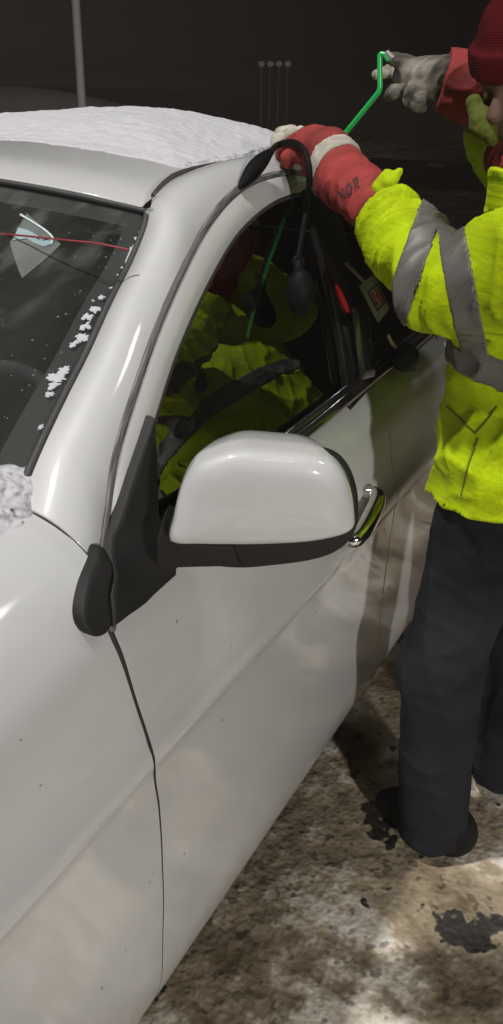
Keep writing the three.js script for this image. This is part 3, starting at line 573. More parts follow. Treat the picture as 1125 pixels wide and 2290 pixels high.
function plateArm() {
  const a = [[0.891, 1.058, -0.085], [0.896, 1.049, -0.088], [0.937, 1.041, -0.108], [0.975, 1.04, -0.128], [0.984, 1.01, -0.132], [0.947, 1.007, -0.114], [0.909, 1.005, -0.094], [0.893, 0.994, -0.087], [0.883, 1.008, -0.081], [0.884, 1.045, -0.082]].map(V);
  const pl = new THREE.Vector3(0.5, 0, 1).normalize(), n = a.length, P = [];
  const c = a.reduce((s, p) => s.add(p), new THREE.Vector3()).divideScalar(n);
  const prof = [[0.94, 0.0], [0.985, -0.002], [1.0, -0.006], [1.0, -0.05], [0.97, -0.09], [0.5, -0.10]];
  const tri = [];
  const R = []; for (let i = 0; i < n; i++) for (let k = 0; k < 6; k++) R.push(a[i].clone().lerp(a[(i + 1) % n], k / 6));
  P.push(...Array.from({ length: R.length + 1 }, () => c.clone()));
  for (const [s, o] of prof) for (let i = 0; i <= R.length; i++) P.push(c.clone().lerp(R[i % R.length], s).addScaledVector(pl, o));
  return gridGeo(P, R.length + 1, prof.length + 1, (p) => [p.x, p.y]);
}

// ------------------------------------------------------------------ snow on the car
{
  const zf = curve1([[-0.6, -0.80], [0.02, -0.80], [0.22, -0.815], [0.36, -0.82], [0.48, -0.83]]);
  const xs = curve1([[-2.4, 0.36], [-1.8, 0.40], [-1.5, 0.45], [-1.2, 0.455], [-1.05, 0.47], [-0.9, 0.475], [-0.7, 0.47]].sort((a, b) => a[0] - b[0]));
  const P = [], nu = 260, nv = 280;
  for (let j = 0; j < nv; j++) for (let i = 0; i < nu; i++) {
    const x = mix(-0.58, 0.58, i / (nu - 1)), z = mix(-0.66, -2.25, j / (nv - 1));
    const e = 0.040 * fbm(x * 9, 3.3, z * 9, 5) + 0.016 * n3(x * 40, 1.1, z * 40) + 0.008 * n3(x * 90, 5.1, z * 90);
    const d = Math.min(zf(x) - z, (xs(z) - x) * 1.0, x + 0.56, z + 2.22) + e;
    const body = 0.022 * sstep(-0.02, 0.22, d) + 0.020 * sstep(0.1, 0.5, d);
    const lumps = sstep(0, 0.05, d) * (0.012 * fbm(x * 5, 0.4, z * 5, 3) + 0.005 * Math.abs(fbm(x * 14, 4.4, z * 22, 3)) + 0.0012 * n3(x * 70, 2.5, z * 70));
    P.push(new THREE.Vector3(x, roofY(x, z) - 0.25 * Math.max(0, -z - 1.35) ** 2 + (d > 0 ? 0.001 + body + lumps : -0.012 + Math.max(-0.01, d * 0.3)), z));
  }
  tag(part(scene, 'snow_layer', gridGeo(P, nu, nv, (p) => [p.x, p.z]), M.snow), 'lumpy white snow covering the roof of the white sedan', 'snow');
  // heap over the cowl at the foot of the windscreen
  const heap = field((x, y, z) => {
    const a = ell(x, y, z, [0.60, 1.052, 0.02], [0.125, 0.032, 0.12]), b = ell(x, y, z, [0.655, 1.082, -0.04], [0.05, 0.026, 0.07]), c = ell(x, y, z, [0.35, 1.08, 0.14], [0.30, 0.05, 0.12]);
    return smin(smin(a, b, 0.05), c, 0.05) + 0.014 * fbm(x * 11, y * 11, z * 11, 3) + 0.004 * fbm(x * 60, y * 60, z * 60, 3) + 0.004 * Math.abs(n3(x * 45, y * 45, z * 45)) + 0.004 * n3(x * 110, y * 110, z * 110) - 0.006;
  }, [-0.05, 0.98, -0.2], [0.78, 1.2, 0.32], 0.006, (x, y, z) => [x, z]);
  tag(part(scene, 'snow_heap', heap, M.snow), 'crusty snow heaped at the bottom corner of the windscreen', 'snow');
  // crumbs of ice left along the windscreen rubber
  const bits = [];
  const blob = (p, r) => { const g = new THREE.IcosahedronGeometry(r, 2), q = g.attributes.position; for (let i = 0; i < q.count; i++) { const k = 0.75 + 0.8 * fbm(q.getX(i) * 160 + p.x * 90, q.getY(i) * 160, q.getZ(i) * 160 + p.z * 70, 3); q.setXYZ(i, q.getX(i) * k, q.getY(i) * k * 0.5, q.getZ(i) * k); } g.computeVertexNormals(); g.rotateX(0.5); g.translate(p.x, p.y, p.z); bits.push(g); };
  const flake = (v, q, hv, hs, seedv) => {                         // half length along the edge, half width across it
    const n = 72, P = [];
    for (const [k, h] of [[1, 0.0003], [0.9, 0.0012], [0.5, 0.0020], [0, 0.0018]]) for (let i = 0; i <= n; i++) {
      const t = (i % n) / n * 2 * Math.PI, r = k * (0.75 + 1.15 * fbm(Math.cos(t) * 1.7 + seedv, Math.sin(t) * 1.7, seedv * 3.1, 5));
      P.push(screenPoint(q + Math.cos(t) * r * hs, v + Math.sin(t) * r * hv, 0, h + 0.001));
    }
    bits.push(gridGeo(P, n + 1, 4));
  };
  for (const [v, q, hv, hs] of [[.985, .002, .016, .02], [.962, .010, .018, .014], [.925, .010, .03, .009], [.885, .013, .028, .012], [.84, .016, .035, .013], [.80, .016, .02, .008], [.775, .02, .006, .004], [.745, .022, .005, .003], [.69, .02, .006, .005], [.65, .028, .010, .008], [.633, .038, .004, .004], [.605, .028, .016, .013], [.575, .034, .018, .016], [.545, .03, .016, .012], [.51, .028, .022, .016], [.485, .034, .014, .010], [.40, .030, .022, .012], [.375, .034, .018, .018], [.35, .032, .018, .012], [.32, .03, .012, .009], [.22, .02, .012, .006]]) flake(v, q * 0.7, hv * 0.95, hs * 0.55, v * 37.7);
  for (let i = 0; i < 40; i++) { const v = 0.1 + 0.8 * rnd(); blob(screenPoint(0.03 + 0.10 * rnd() * rnd(), v, 0, 0.002), 0.0008 + 0.0018 * rnd()); }
  for (let i = 0; i < 26; i++) blob(screenPoint(0.05 + 0.22 * rnd(), 0.1 + 0.6 * rnd(), 0, 0.002), 0.0006 + 0.0012 * rnd());
  for (const p of [[.575, 1.41, -.575], [.585, 1.395, -.545], [.553, 1.432, -.70], [.548, 1.44, -.76]]) blob(V(p), 0.014);
  tag(part(scene, 'snow_crumbs', join(bits), M.snow), 'crumbs of snow and ice clinging along the windscreen edge', 'snow', null, 'stuff');
  const wp = tube([[0.66, 1.099, -0.005], [0.68, 1.08, -0.02], [0.69, 1.067, -0.012]], 0.012, 16, 8);
  part(car, 'wiper_arm', wp, M.rubber);
}

// ------------------------------------------------------------------ the man
const man = thing('person', [1.21, 0, -0.88], 'person in yellow high visibility jacket and red beanie leaning over the car', 'person');
const SHO = [1.225, 1.355, -0.62], ELB = [1.062, 1.295, -0.68], WRI = [0.863, 1.401, -0.87], SHO2 = [1.14, 1.40, -1.14], ELB2 = [1.09, 1.34, -1.38], WRI2 = [0.923, 1.605, -1.1];
const HIP = [1.225, 0.92, -0.88], HEAD = [1.08, 1.607, -1.04];
const KNEE = [1.128, 0.50, -0.765], ANK = [1.15, 0.10, -0.785], KNEE2 = [1.245, 0.50, -1.03], ANK2 = [1.25, 0.10, -1.06];
const bodyCore = (x, y, z) => {
  let d = ell(x, y, z, [1.25, 1.16, -0.90], [0.085, 0.26, 0.17]);
  d = smin(d, ell(x, y, z, HIP, [0.09, 0.12, 0.14]), 0.08);
  for (const [h, k, a] of [[[1.21, .9, -.79], KNEE, ANK], [[1.235, .9, -.97], KNEE2, ANK2]]) { d = smin(d, cap(x, y, z, h, k, 0.078, 0.05), 0.05); d = smin(d, cap(x, y, z, k, a, 0.048, 0.034), 0.03); }
  for (const [s, e, w] of [[SHO, ELB, WRI], [SHO2, ELB2, WRI2]]) { d = smin(d, cap(x, y, z, s, e, 0.05, 0.04), 0.05); d = smin(d, cap(x, y, z, e, w, 0.038, 0.028), 0.03); }
  return smin(d, cap(x, y, z, [1.18, 1.40, -0.90], [HEAD[0] + 0.02, HEAD[1] - 0.09, HEAD[2]], 0.06, 0.055), 0.05);
};
// head: frame with the face looking along f
const FACE = new THREE.Vector3(-0.30, -0.34, 0.89).normalize(), SIDE = new THREE.Vector3(0, 1, 0).cross(FACE).normalize(), UPH = FACE.clone().cross(SIDE);
const toHead = (x, y, z) => { const q = new THREE.Vector3(x - HEAD[0], y - HEAD[1], z - HEAD[2]); return [q.dot(SIDE), q.dot(UPH), q.dot(FACE)]; };
const headSdf = (x, y, z) => {
  const [a, b, c] = toHead(x, y, z);
  let d = ell(a, b, c, [0, 0.03, -0.01], [0.075, 0.10, 0.095]);
  d = smin(d, ell(a, b, c, [0, -0.055, 0.025], [0.052, 0.062, 0.060]), 0.04);
  d = smin(d, cap(a, b, c, [0, 0.02, 0.080], [0, -0.022, 0.105], 0.010, 0.015), 0.014);
  d = smin(d, cap(a, b, c, [-0.032, 0.026, 0.080], [0.032, 0.026, 0.080], 0.009, 0.009), 0.016);
  for (const s of [-1, 1]) { d = smin(d, ell(a, b, c, [s * 0.076, -0.005, -0.01], [0.010, 0.030, 0.018]), 0.008); d = -smin(-d, ell(a, b, c, [s * 0.031, 0.004, 0.094], [0.018, 0.010, 0.014]), 0.012); d = Math.min(d, Math.hypot(a - s * 0.031, b - 0.004, c - 0.076) - 0.012); }
  d = smin(d, cap(a, b, c, [-0.02, -0.058, 0.080], [0.02, -0.058, 0.080], 0.007, 0.007), 0.010);
  d = -smin(-d, cap(a, b, c, [-0.022, -0.052, 0.092], [0.022, -0.052, 0.092], 0.003, 0.003) , 0.004);
  return smin(d, cap(a, b, c, [0, -0.08, -0.03], [0, -0.17, -0.05], 0.052, 0.056), 0.03);
};
part(man, 'body', [field(bodyCore, [0.78, 0.02, -1.35], [1.45, 1.62, -0.5], 0.016), field(headSdf, HEAD.map((v, i) => v - [0.14, 0.20, 0.14][i]), HEAD.map((v) => v + 0.15), 0.005)], M.skin);
// jacket
const lerp3 = (a, b, t) => a.map((v, i) => mix(v, b[i], t));
const FORE = V(WRI).sub(V(ELB)).normalize(), UPPER = V(ELB).sub(V(SHO)).normalize();
const CUFF_END = lerp3(ELB, WRI, 0.80);
function jacketSdf(x, y, z) {
  const t = clamp((y - 0.86) / 0.6);
  const t2 = sstep(0.62, 1, t), rx = mix(mix(0.194, 0.165, t), 0.122, t2), rz = mix(0.325, 0.31, t), cx = mix(1.222, 1.268, t2), cz = -0.985;
  let d = (Math.pow(Math.abs((x - cx) / rx) ** 2.6 + Math.abs((z - cz) / rz) ** 2.6, 1 / 2.6) - 1) * rx * 0.92;
  const hem = 0.872 + 0.05 * Math.sin((z + 0.9) * 2.0) + 0.05 * (x - 1.05);
  d = Math.max(d, hem - y, 0); if (d === 0) d = Math.max((Math.pow(Math.abs((x - cx) / rx) ** 2.6 + Math.abs((z - cz) / rz) ** 2.6, 1 / 2.6) - 1) * rx * 0.92, hem - y);
  d = -smin(-d, -(y - 1.46 + 0.35 * Math.max(0, Math.abs(z - cz) - 0.06)), 0.06);
  let arm = smin(cap(x, y, z, SHO, ELB, 0.096, 0.070), smin(cap(x, y, z, ELB, lerp3(ELB, WRI, 0.45), 0.066, 0.062), cap(x, y, z, lerp3(ELB, WRI, 0.45), CUFF_END, 0.062, 0.060), 0.03), 0.025);
  const sw = (x - ELB[0]) * FORE.x + (y - ELB[1]) * FORE.y + (z - ELB[2]) * FORE.z;
  const su = (x - SHO[0]) * UPPER.x + (y - SHO[1]) * UPPER.y + (z - SHO[2]) * UPPER.z;
  const L = V(CUFF_END).distanceTo(V(ELB));
  arm = Math.max(arm, sw - L - 0.012);
  const arm2 = Math.max(smin(cap(x, y, z, SHO2, ELB2, 0.095, 0.08), cap(x, y, z, ELB2, lerp3(ELB2, WRI2, 0.62), 0.078, 0.062), 0.04), -9);
  d = smin(d, arm, 0.045); d = smin(d, arm2, 0.05);
  // standing collar
  d = smin(d, Math.max(Math.abs(Math.hypot(x - 1.17, z + 0.90) - 0.085) - 0.012, Math.abs(y - 1.43) - 0.035), 0.02);
  // folds: across the sleeve at the elbow and wrist, long drags on the trunk
  const nearArm = sstep(0.05, -0.02, arm - 0.0) * sstep(1.22, 1.1, x);
  const f1 = ridge(sw * 17 + 0.6 * fbm(x * 9, y * 9, z * 9, 2), y * 5 + 1.7, z * 4 - x * 3), f2 = ridge(sw * 30 + 3, y * 9, x * 8);
  const arms = 0.022 * f1 + 0.004 * f2;
  const trunk = 0.013 * ridge(x * 3 + y * 2, y * 5 - z * 3, z * 4 + 2) + 0.005 * ridge(x * 9 - y * 5, y * 12 + z * 7, z * 10);
  return d - mix(trunk, arms, nearArm) + 0.008;
}
const jacketUv = (x, y, z) => [(z - x) * 1.2, y * 1.2];
const jacket = part(man, 'jacket', field(jacketSdf, [0.80, 0.80, -1.52], [1.49, 1.62, -0.46], 0.0085, jacketUv), M.yellow);
function band(sel, lo, hi, cell = 0.005) { return field((x, y, z) => Math.max(jacketSdf(x, y, z) - 0.0035, sel(x, y, z), -jacketSdf(x, y, z) - 0.012), lo, hi, cell); }
const armOnly = (x, y, z) => Math.min(cap(x, y, z, SHO, ELB, 0.11, 0.10), cap(x, y, z, ELB, WRI, 0.10, 0.09));
{
  const c1 = V([0.996, 1.311, -0.72]), c2 = V([1.095, 1.324, -0.66]);
  const slab = (c, n, w) => (x, y, z) => Math.max(Math.abs((x - c.x) * n.x + (y - c.y) * n.y + (z - c.z) * n.z) - w, armOnly(x, y, z) - 0.03);
  const view = new THREE.Vector3(0.26, 0.10, 0.96).normalize();
  const n1 = V([1.003, 1.286, -0.62]).sub(V([1.027, 1.387, -0.62])).cross(view).normalize(), n2 = V([1.135, 1.266, -0.6]).sub(V([1.088, 1.41, -0.6])).cross(view).normalize();
  for (const [c, n] of [[c1, n1], [c2, n2]]) part(jacket, 'reflective_band', band(slab(c, n, 0.022), c.toArray().map((v) => v - 0.19), c.toArray().map((v) => v + 0.19)), M.reflect);
  part(jacket, 'reflective_band', band((x, y, z) => Math.max(Math.abs(y - 1.175 + 0.15 * (x - 1.1)) - 0.027, -armOnly(x, y, z) + 0.015), [1.0, 1.08, -1.36], [1.47, 1.27, -0.55], 0.007), M.reflect);
  // flap of a pocket and stitched seams, sewn on the front panel
  const out = new THREE.Vector3(0.12, 0.22, 0.97).normalize();
  const lay = (p) => { const q = V(p).addScaledVector(out, 0.25); for (let k = 0; k < 60; k++) { const e = jacketSdf(q.x, q.y, q.z); if (e < 0.0005) break; q.addScaledVector(out, -Math.min(e, 0.03) * 0.8); } return q; };
  const seam = (list) => { const c = sample(list, 30).map((p) => lay(p.toArray()).toArray()); return tube(c, 0.0016, 60, 6); };
  part(jacket, 'seam', [seam([[1.094, 1.102, -.62], [1.125, 1.088, -.62], [1.159, 1.068, -.62]]), seam([[1.159, 1.068, -.62], [1.175, 1.095, -.62], [1.189, 1.122, -.62]]), seam([[1.165, 1.06, -.62], [1.155, 1.01, -.62], [1.149, 0.95, -.62]])], std([0.10, 0.11, 0.005], 0.9));
    part(jacket, 'collar', field((x, y, z) => smin(cap(x, y, z, [1.007, 1.57, -0.98], [1.025, 1.541, -0.97], 0.016, 0.020), cap(x, y, z, [1.025, 1.541, -0.97], [1.047, 1.516, -0.96], 0.020, 0.016), 0.02) + 0.012 * fbm(x * 30, y * 30, z * 30, 3), [1.022, 1.543, -0.98].map((v) => v - 0.09), [1.022, 1.543, -0.98].map((v) => v + 0.09), 0.005, jacketUv), M.shadedYellow);
  part(jacket, 'cuff_tab', field((x, y, z) => smin(cap(x, y, z, [0.91, 1.441, -0.82], [0.923, 1.459, -0.83], 0.014, 0.006), cap(x, y, z, [0.893, 1.43, -0.82], [0.901, 1.451, -0.83], 0.016, 0.012), 0.01) + 0.004 * fbm(x * 50, y * 50, z * 50, 2), [0.905, 1.446, -0.83].map((v) => v - 0.07), [0.905, 1.446, -0.83].map((v) => v + 0.07), 0.004, jacketUv), M.yellow);
}
// trousers
const trouserSdf = (x, y, z) => {
  let d = ell(x, y, z, [1.222, 0.91, -0.89], [0.125, 0.14, 0.19]);
  d = smin(d, smin(cap(x, y, z, [1.178, .90, -.79], KNEE, 0.100, 0.085), cap(x, y, z, KNEE, [ANK[0], 0.05, ANK[2]], 0.085, 0.078), 0.03), 0.05);
  d = smin(d, smin(cap(x, y, z, [1.24, .90, -.98], KNEE2, 0.105, 0.095), cap(x, y, z, KNEE2, [ANK2[0], 0.05, ANK2[2]], 0.095, 0.085), 0.03), 0.03);
  d = Math.max(d, 0.035 - y, y - 1.02);
  return d - 0.008 * ridge(x * 8, y * 3, z * 8 + 4) - 0.004 * ridge(x * 6 + 2, y * 11, z * 6) + 0.004;
};
part(man, 'trousers', field(trouserSdf, [0.98, 0.01, -1.2], [1.42, 1.05, -0.62], 0.010), M.trousers);
for (const a of [ANK, ANK2]) part(man, 'shoe', field((x, y, z) => Math.max(smin(ell(x, y, z, [a[0] - 0.045, 0.045, a[2] - 0.03], [0.105, 0.05, 0.052]), ell(x, y, z, [a[0] + 0.03, 0.06, a[2]], [0.075, 0.075, 0.048]), 0.03), 0.004 - y), [a[0] - 0.26, -0.01, a[2] - 0.09], [a[0] + 0.14, 0.15, a[2] + 0.09], 0.007), M.shoe);
// red beanie
part(man, 'beanie', field((x, y, z) => {
  const [a, b, c] = toHead(x, y, z);
  const d = Math.max(ell(a, b, c, [0, 0.055, -0.012], [0.090, 0.116, 0.106]), 0.040 - b - c * 0.05);
  const brim = Math.max(Math.abs(ell(a, b, c, [0, 0.055, -0.012], [0.095, 0.121, 0.111])) - 0.006, Math.abs(b - 0.058 + c * 0.05) - 0.024);
  return smin(d, brim, 0.012) + 0.003 * fbm(x * 30, y * 30, z * 30, 2);
}, HEAD.map((v, i) => v - [0.16, 0.06, 0.16][i]), HEAD.map((v, i) => v + [0.16, 0.22, 0.16][i]), 0.006, (x, y, z) => [Math.atan2(x - HEAD[0], z - HEAD[2]) / 3, y * 2]), M.knit);
part(man, 'neck_scarf', field((x, y, z) => { const q = Math.hypot(x - HEAD[0] - 0.045, z - HEAD[2] + 0.01); return Math.hypot(q - 0.075, (y - 1.475) * 0.8) - 0.030 + 0.012 * fbm(x * 18, y * 18, z * 18, 3); }, [HEAD[0] - 0.1, 1.40, HEAD[2] - 0.15], [HEAD[0] + 0.19, 1.56, HEAD[2] + 0.15], 0.008), M.redCloth);

// left glove: red gauntlet, pale band, red back, pale fingers curled over the roof edge
const G0 = lerp3(ELB, WRI, 0.90), G1 = [0.775, 1.436, -0.925], G2 = [0.729, 1.477, -0.96], G3 = [0.674, 1.486, -0.985];
const fin = [
  [[0.653, 1.501, -1.03], [0.607, 1.504, -1.05], [0.583, 1.5, -1.05], [0.58, 1.486, -1.05]],
  [[0.663, 1.493, -1], [0.619, 1.498, -1.02], [0.59, 1.491, -1.02], [0.584, 1.475, -1.02]],
  [[0.67, 1.482, -0.98], [0.633, 1.484, -0.99], [0.609, 1.478, -0.99], [0.608, 1.464, -0.99]],
  [[0.688, 1.472, -0.955], [0.66, 1.47, -0.96], [0.641, 1.463, -0.96], [0.637, 1.455, -0.965]],
];
const gax = V(G1).sub(V(G0)).normalize();
const gloveSdf = (x, y, z) => {
  let d = smin(cap(x, y, z, G0, G1, 0.052, 0.048), cap(x, y, z, G1, G2, 0.050, 0.043), 0.03);
  d = smin(d, cap(x, y, z, G2, G3, 0.042, 0.030), 0.02);
  const w = smin(cap(x, y, z, G3, fin[0][0], 0.028, 0.015), cap(x, y, z, G3, fin[3][0], 0.028, 0.015), 0.02);
  d = smin(d, w, 0.02);
  let f = 9; for (const q of fin) { let e = cap(x, y, z, q[0], q[1], 0.0135, 0.0125); e = smin(e, cap(x, y, z, q[1], q[2], 0.0125, 0.0115), 0.004); e = smin(e, cap(x, y, z, q[2], q[3], 0.0115, 0.010), 0.004); f = Math.min(f, e); }
  f = Math.min(f, smin(cap(x, y, z, G2, [0.715, 1.434, -0.955], 0.022, 0.015), cap(x, y, z, [0.715, 1.434, -0.955], [0.685, 1.437, -0.965], 0.014, 0.012), 0.01));
  d = smin(d, f, 0.012);
  const s = (x - G0[0]) * gax.x + (y - G0[1]) * gax.y + (z - G0[2]) * gax.z;
  return d - 0.006 * ridge(s * 22 + 2, y * 8, z * 8) + 0.003 * fbm(x * 40, y * 40, z * 40, 2);
};
const B0 = V([0.777, 1.452, -0.93]), B1 = V([0.711, 1.472, -0.96]), bax = V(G3).sub(V(G1)).normalize();
const along = (x, y, z) => (x - G1[0]) * bax.x + (y - G1[1]) * bax.y + (z - G1[2]) * bax.z;
const sb0 = 0.018, sb1 = 0.052, sf = V([0.639, 1.497, -1.02]).sub(V(G1)).dot(bax);
{
  const lo = [0.50, 1.30, -1.14], hi = [1.0, 1.62, -0.78], c = 0.005;
  const seg = (a, b, grow) => field((x, y, z) => { const s = along(x, y, z); return Math.max(gloveSdf(x, y, z) - grow, a - s, s - b); }, lo, hi, c, (x, y, z) => [x + z, y]);
  const glove = part(man, 'glove', seg(-1, sb0 + 0.002, 0), M.redCloth);
  part(glove, 'glove_band', seg(sb0, sb1, 0.002), M.canvas);
  part(glove, 'glove_back', seg(sb1 - 0.002, sf, 0), M.redCloth);
  part(glove, 'glove_fingers', seg(sf, 9, 0.001), M.canvas);
  // print on the gauntlet
  const font = await new FontLoader().loadAsync('fonts/droid/droid_sans_bold.typeface.json');
  const tg = new TextGeometry('NOR', { font, size: 0.017, depth: 0.02, curveSegments: 4 }); tg.center();
  const o = V([0.817, 1.438, -0.9]), right = V([0.836, 1.453, -0.9]).sub(V([0.804, 1.427, -0.9])).normalize(), view = new THREE.Vector3(0.62, 0.25, 0.74).normalize();
  const zz = view.clone().addScaledVector(right, -view.dot(right)).normalize(), yy = zz.clone().cross(right);
  tg.scale(1, 1, 1); tg.applyMatrix4(new THREE.Matrix4().makeBasis(right, yy, zz).setPosition(o));
  const tp = tg.toNonIndexed ? (tg.index ? tg.toNonIndexed() : tg) : tg;
  // lay the letters on the cloth
  const q = tp.attributes.position, sgn = [];
  const q0 = new THREE.Vector3();
  for (let i = 0; i < q.count; i++) { q0.fromBufferAttribute(q, i); const h = q0.clone().sub(o).dot(zz); q0.addScaledVector(zz, -h); let t = 0.12; for (let k = 0; k < 40; k++) { const e = gloveSdf(q0.x + zz.x * t, q0.y + zz.y * t, q0.z + zz.z * t); if (e < 0.0004) break; t -= e * 0.8; } q0.addScaledVector(zz, t + (h > 0 ? 0.0008 : -0.001)); q.setXYZ(i, q0.x, q0.y, q0.z); }
  tp.computeVertexNormals();
  part(glove, 'print', tp, std([0.07, 0.02, 0.02], 0.9));
}
// right glove: pale canvas hand pinching the green rod, red cuff
{
  const PALM0 = [0.9, 1.613, -1.1], PALM1 = [0.839, 1.616, -1.09], C0 = [0.956, 1.598, -1.12], C1 = [0.906, 1.609, -1.1];
  const dark = [
    [[0.836, 1.64, -1.09], [0.815, 1.644, -1.07], [0.806, 1.646, -1.06]],                             // index, reaching to the rod
    [[0.825, 1.624, -1.1], [0.794, 1.624, -1.1], [0.773, 1.618, -1.08]],                             // middle
    [[0.835, 1.596, -1.08], [0.824, 1.587, -1.05], [0.807, 1.579, -1.06]],                             // thumb
    [[0.86, 1.6, -1.07], [0.861, 1.588, -1.04], [0.855, 1.574, -1.05], [0.857, 1.566, -1.07]],          // ring
    [[0.879, 1.596, -1.07], [0.88, 1.575, -1.04], [0.874, 1.562, -1.04], [0.879, 1.559, -1.06]],          // little
  ];
  const hand = (x, y, z) => {
    let d = cap(x, y, z, PALM0, PALM1, 0.042, 0.034);
    for (const q of dark) { let e = cap(x, y, z, q[0], q[1], 0.0145, 0.0130); for (let i = 1; i < q.length - 1; i++) e = smin(e, cap(x, y, z, q[i], q[i + 1], 0.0130, 0.0110), 0.005); d = smin(d, e, 0.006); }
    return d - 0.0025 * ridge(x * 30, y * 30, z * 30) + 0.0015;
  };
  const cuff = (x, y, z) => { const d = cap(x, y, z, C0, C1, 0.066, 0.056); const n = V(C1).sub(V(C0)).normalize(); const s = (x - C1[0]) * n.x + (y - C1[1]) * n.y + (z - C1[2]) * n.z; return Math.max(d, s) - 0.004 * ridge(x * 16, y * 16, z * 16); };
  const lo = [0.70, 1.48, -1.22], hi = [1.08, 1.74, -0.98];
  const g = part(man, 'glove', field(hand, lo, hi, 0.004, (x, y, z) => [x + z, y]), M.shadedDirtyCanvas);
  part(g, 'glove_cuff', field(cuff, lo, hi, 0.006, (x, y, z) => [x + z, y]), M.redCloth);
}

// ------------------------------------------------------------------ tools
{
  const t = thing('reach_rod', [0.70, 1.2, -1.05], 'bent bright green metal reach rod held above the car roof', 'tool');
  const pts = [[0.808, 1.644, -1.045], [0.801, 1.652, -1.045], [0.791, 1.653, -1.045], [0.791, 1.647, -1.045], [0.796, 1.594, -1.045], [0.794, 1.586, -1.045], [0.719, 1.505, -1.06], [0.655, 1.439, -1.097]];
  const path = new THREE.CurvePath(); for (let i = 0; i < pts.length - 1; i++) path.add(new THREE.LineCurve3(V(pts[i]), V(pts[i + 1])));
  const rod = [tube(path, 0.0052, 160, 10)];
  rod.push(tube([pts[7], [0.6, 1.374, -1.088], [0.57, 1.241, -1.023]], 0.0052, 30, 10), tube([[0.57, 1.241, -1.023], [0.56, 1.117, -0.961], [0.55, 0.863, -0.868]], 0.0052, 30, 10));
  part(t, 'rod', rod, M.green);
  const tip = new THREE.CylinderGeometry(0.006, 0.007, 0.018, 12); tip.rotateZ(0.9); tip.translate(...[0.811, 1.65, -1.045]); part(t, 'tip', tip, M.steel);
}
{
  const t = thing('air_wedge', [0.72, 1.3, -0.9], 'black air wedge with hose arching over the door top to a hanging bulb', 'air wedge');
  const w0 = [0.641, 1.422, -0.757], w1 = [0.637, 1.452, -0.825], w2 = [0.636, 1.473, -0.879];
  const wedge = tube([w0, lerp3(w0, w1, 0.5), w1, w2, [0.637, 1.481, -0.901]], (s) => 0.005 + 0.011 * Math.sin(Math.PI * Math.min(1, s * 1.05)) ** 0.8, 30, 16);
  part(t, 'wedge', wedge, M.tool);
  const hose = tube([[0.638, 1.48, -0.891], [0.61, 1.485, -0.975], [0.645, 1.493, -0.95], [0.68, 1.49, -0.925], [0.705, 1.475, -0.905], [0.72, 1.444, -0.89], [0.716, 1.406, -0.9], [0.699, 1.36, -0.929], [0.719, 1.325, -0.871], [0.734, 1.296, -0.826]], 0.006, 80, 12);
  part(t, 'hose', hose, M.tool);
  const c0 = [0.741, 1.288, -0.811], c1 = [0.768, 1.238, -0.767];
  part(t, 'valve', (() => { const g = new THREE.TorusGeometry(0.009, 0.005, 10, 20); g.rotateY(0.9); g.translate(...c0); return g; })(), M.tool);
  part(t, 'bulb', field((x, y, z) => smin(cap(x, y, z, c0, c1, 0.008, 0.020), ell(x, y, z, c1, [0.026, 0.044, 0.026]), 0.02), c1.map((v) => v - 0.09), c1.map((v) => v + 0.10), 0.005), M.tool);
}
{
  const t = thing('pump_bulb', [0.88, 1.0, -1.1], 'round blue black rubber pump bulb hanging below the rear window corner', 'pump bulb');
  const c = [0.868, 1.038, -1.138];
  part(t, 'bulb', field((x, y, z) => smin(ell(x, y, z, c, [0.034, 0.033, 0.034]), cap(x, y, z, c, [c[0] + 0.012, c[1] - 0.030, c[2] - 0.03], 0.012, 0.009), 0.01), c.map((v) => v - 0.07), c.map((v) => v + 0.07), 0.004), M.bulb);
  part(t, 'hose', tube([[0.857, 1.065, -1.11], [0.843, 1.076, -1.099], [0.834, 1.084, -1.057], [0.82, 1.095, -1.059]], 0.006, 24, 8), M.tool);
  part(t, 'valve', tube([[0.856, 1.069, -1.101], [0.853, 1.087, -1.074], [0.852, 1.103, -1.057]], 0.005, 12, 8), M.steel);
}
function flatBag(c4, thick) {                                        // soft pad with four corners
  const [a, b, c, d] = c4.map(V), n = b.clone().sub(a).cross(d.clone().sub(a)).normalize(), P = [], Q = [];
  for (let j = 0; j <= 12; j++) for (let i = 0; i <= 12; i++) { const u = i / 12, v = j / 12; const p = a.clone().lerp(b, u).lerp(d.clone().lerp(c, u), v); const h = thick * (1 - (2 * u - 1) ** 6) ** 0.5 * (1 - (2 * v - 1) ** 6) ** 0.5; P.push(p.clone().addScaledVector(n, h)); Q.push(p.clone().addScaledVector(n, -h)); }
  return { geo: join([gridGeo(P, 13, 13), gridGeo(Q, 13, 13)]), n, at: (u, v, h) => a.clone().lerp(b, u).lerp(d.clone().lerp(c, u), v).addScaledVector(n, h) };
}
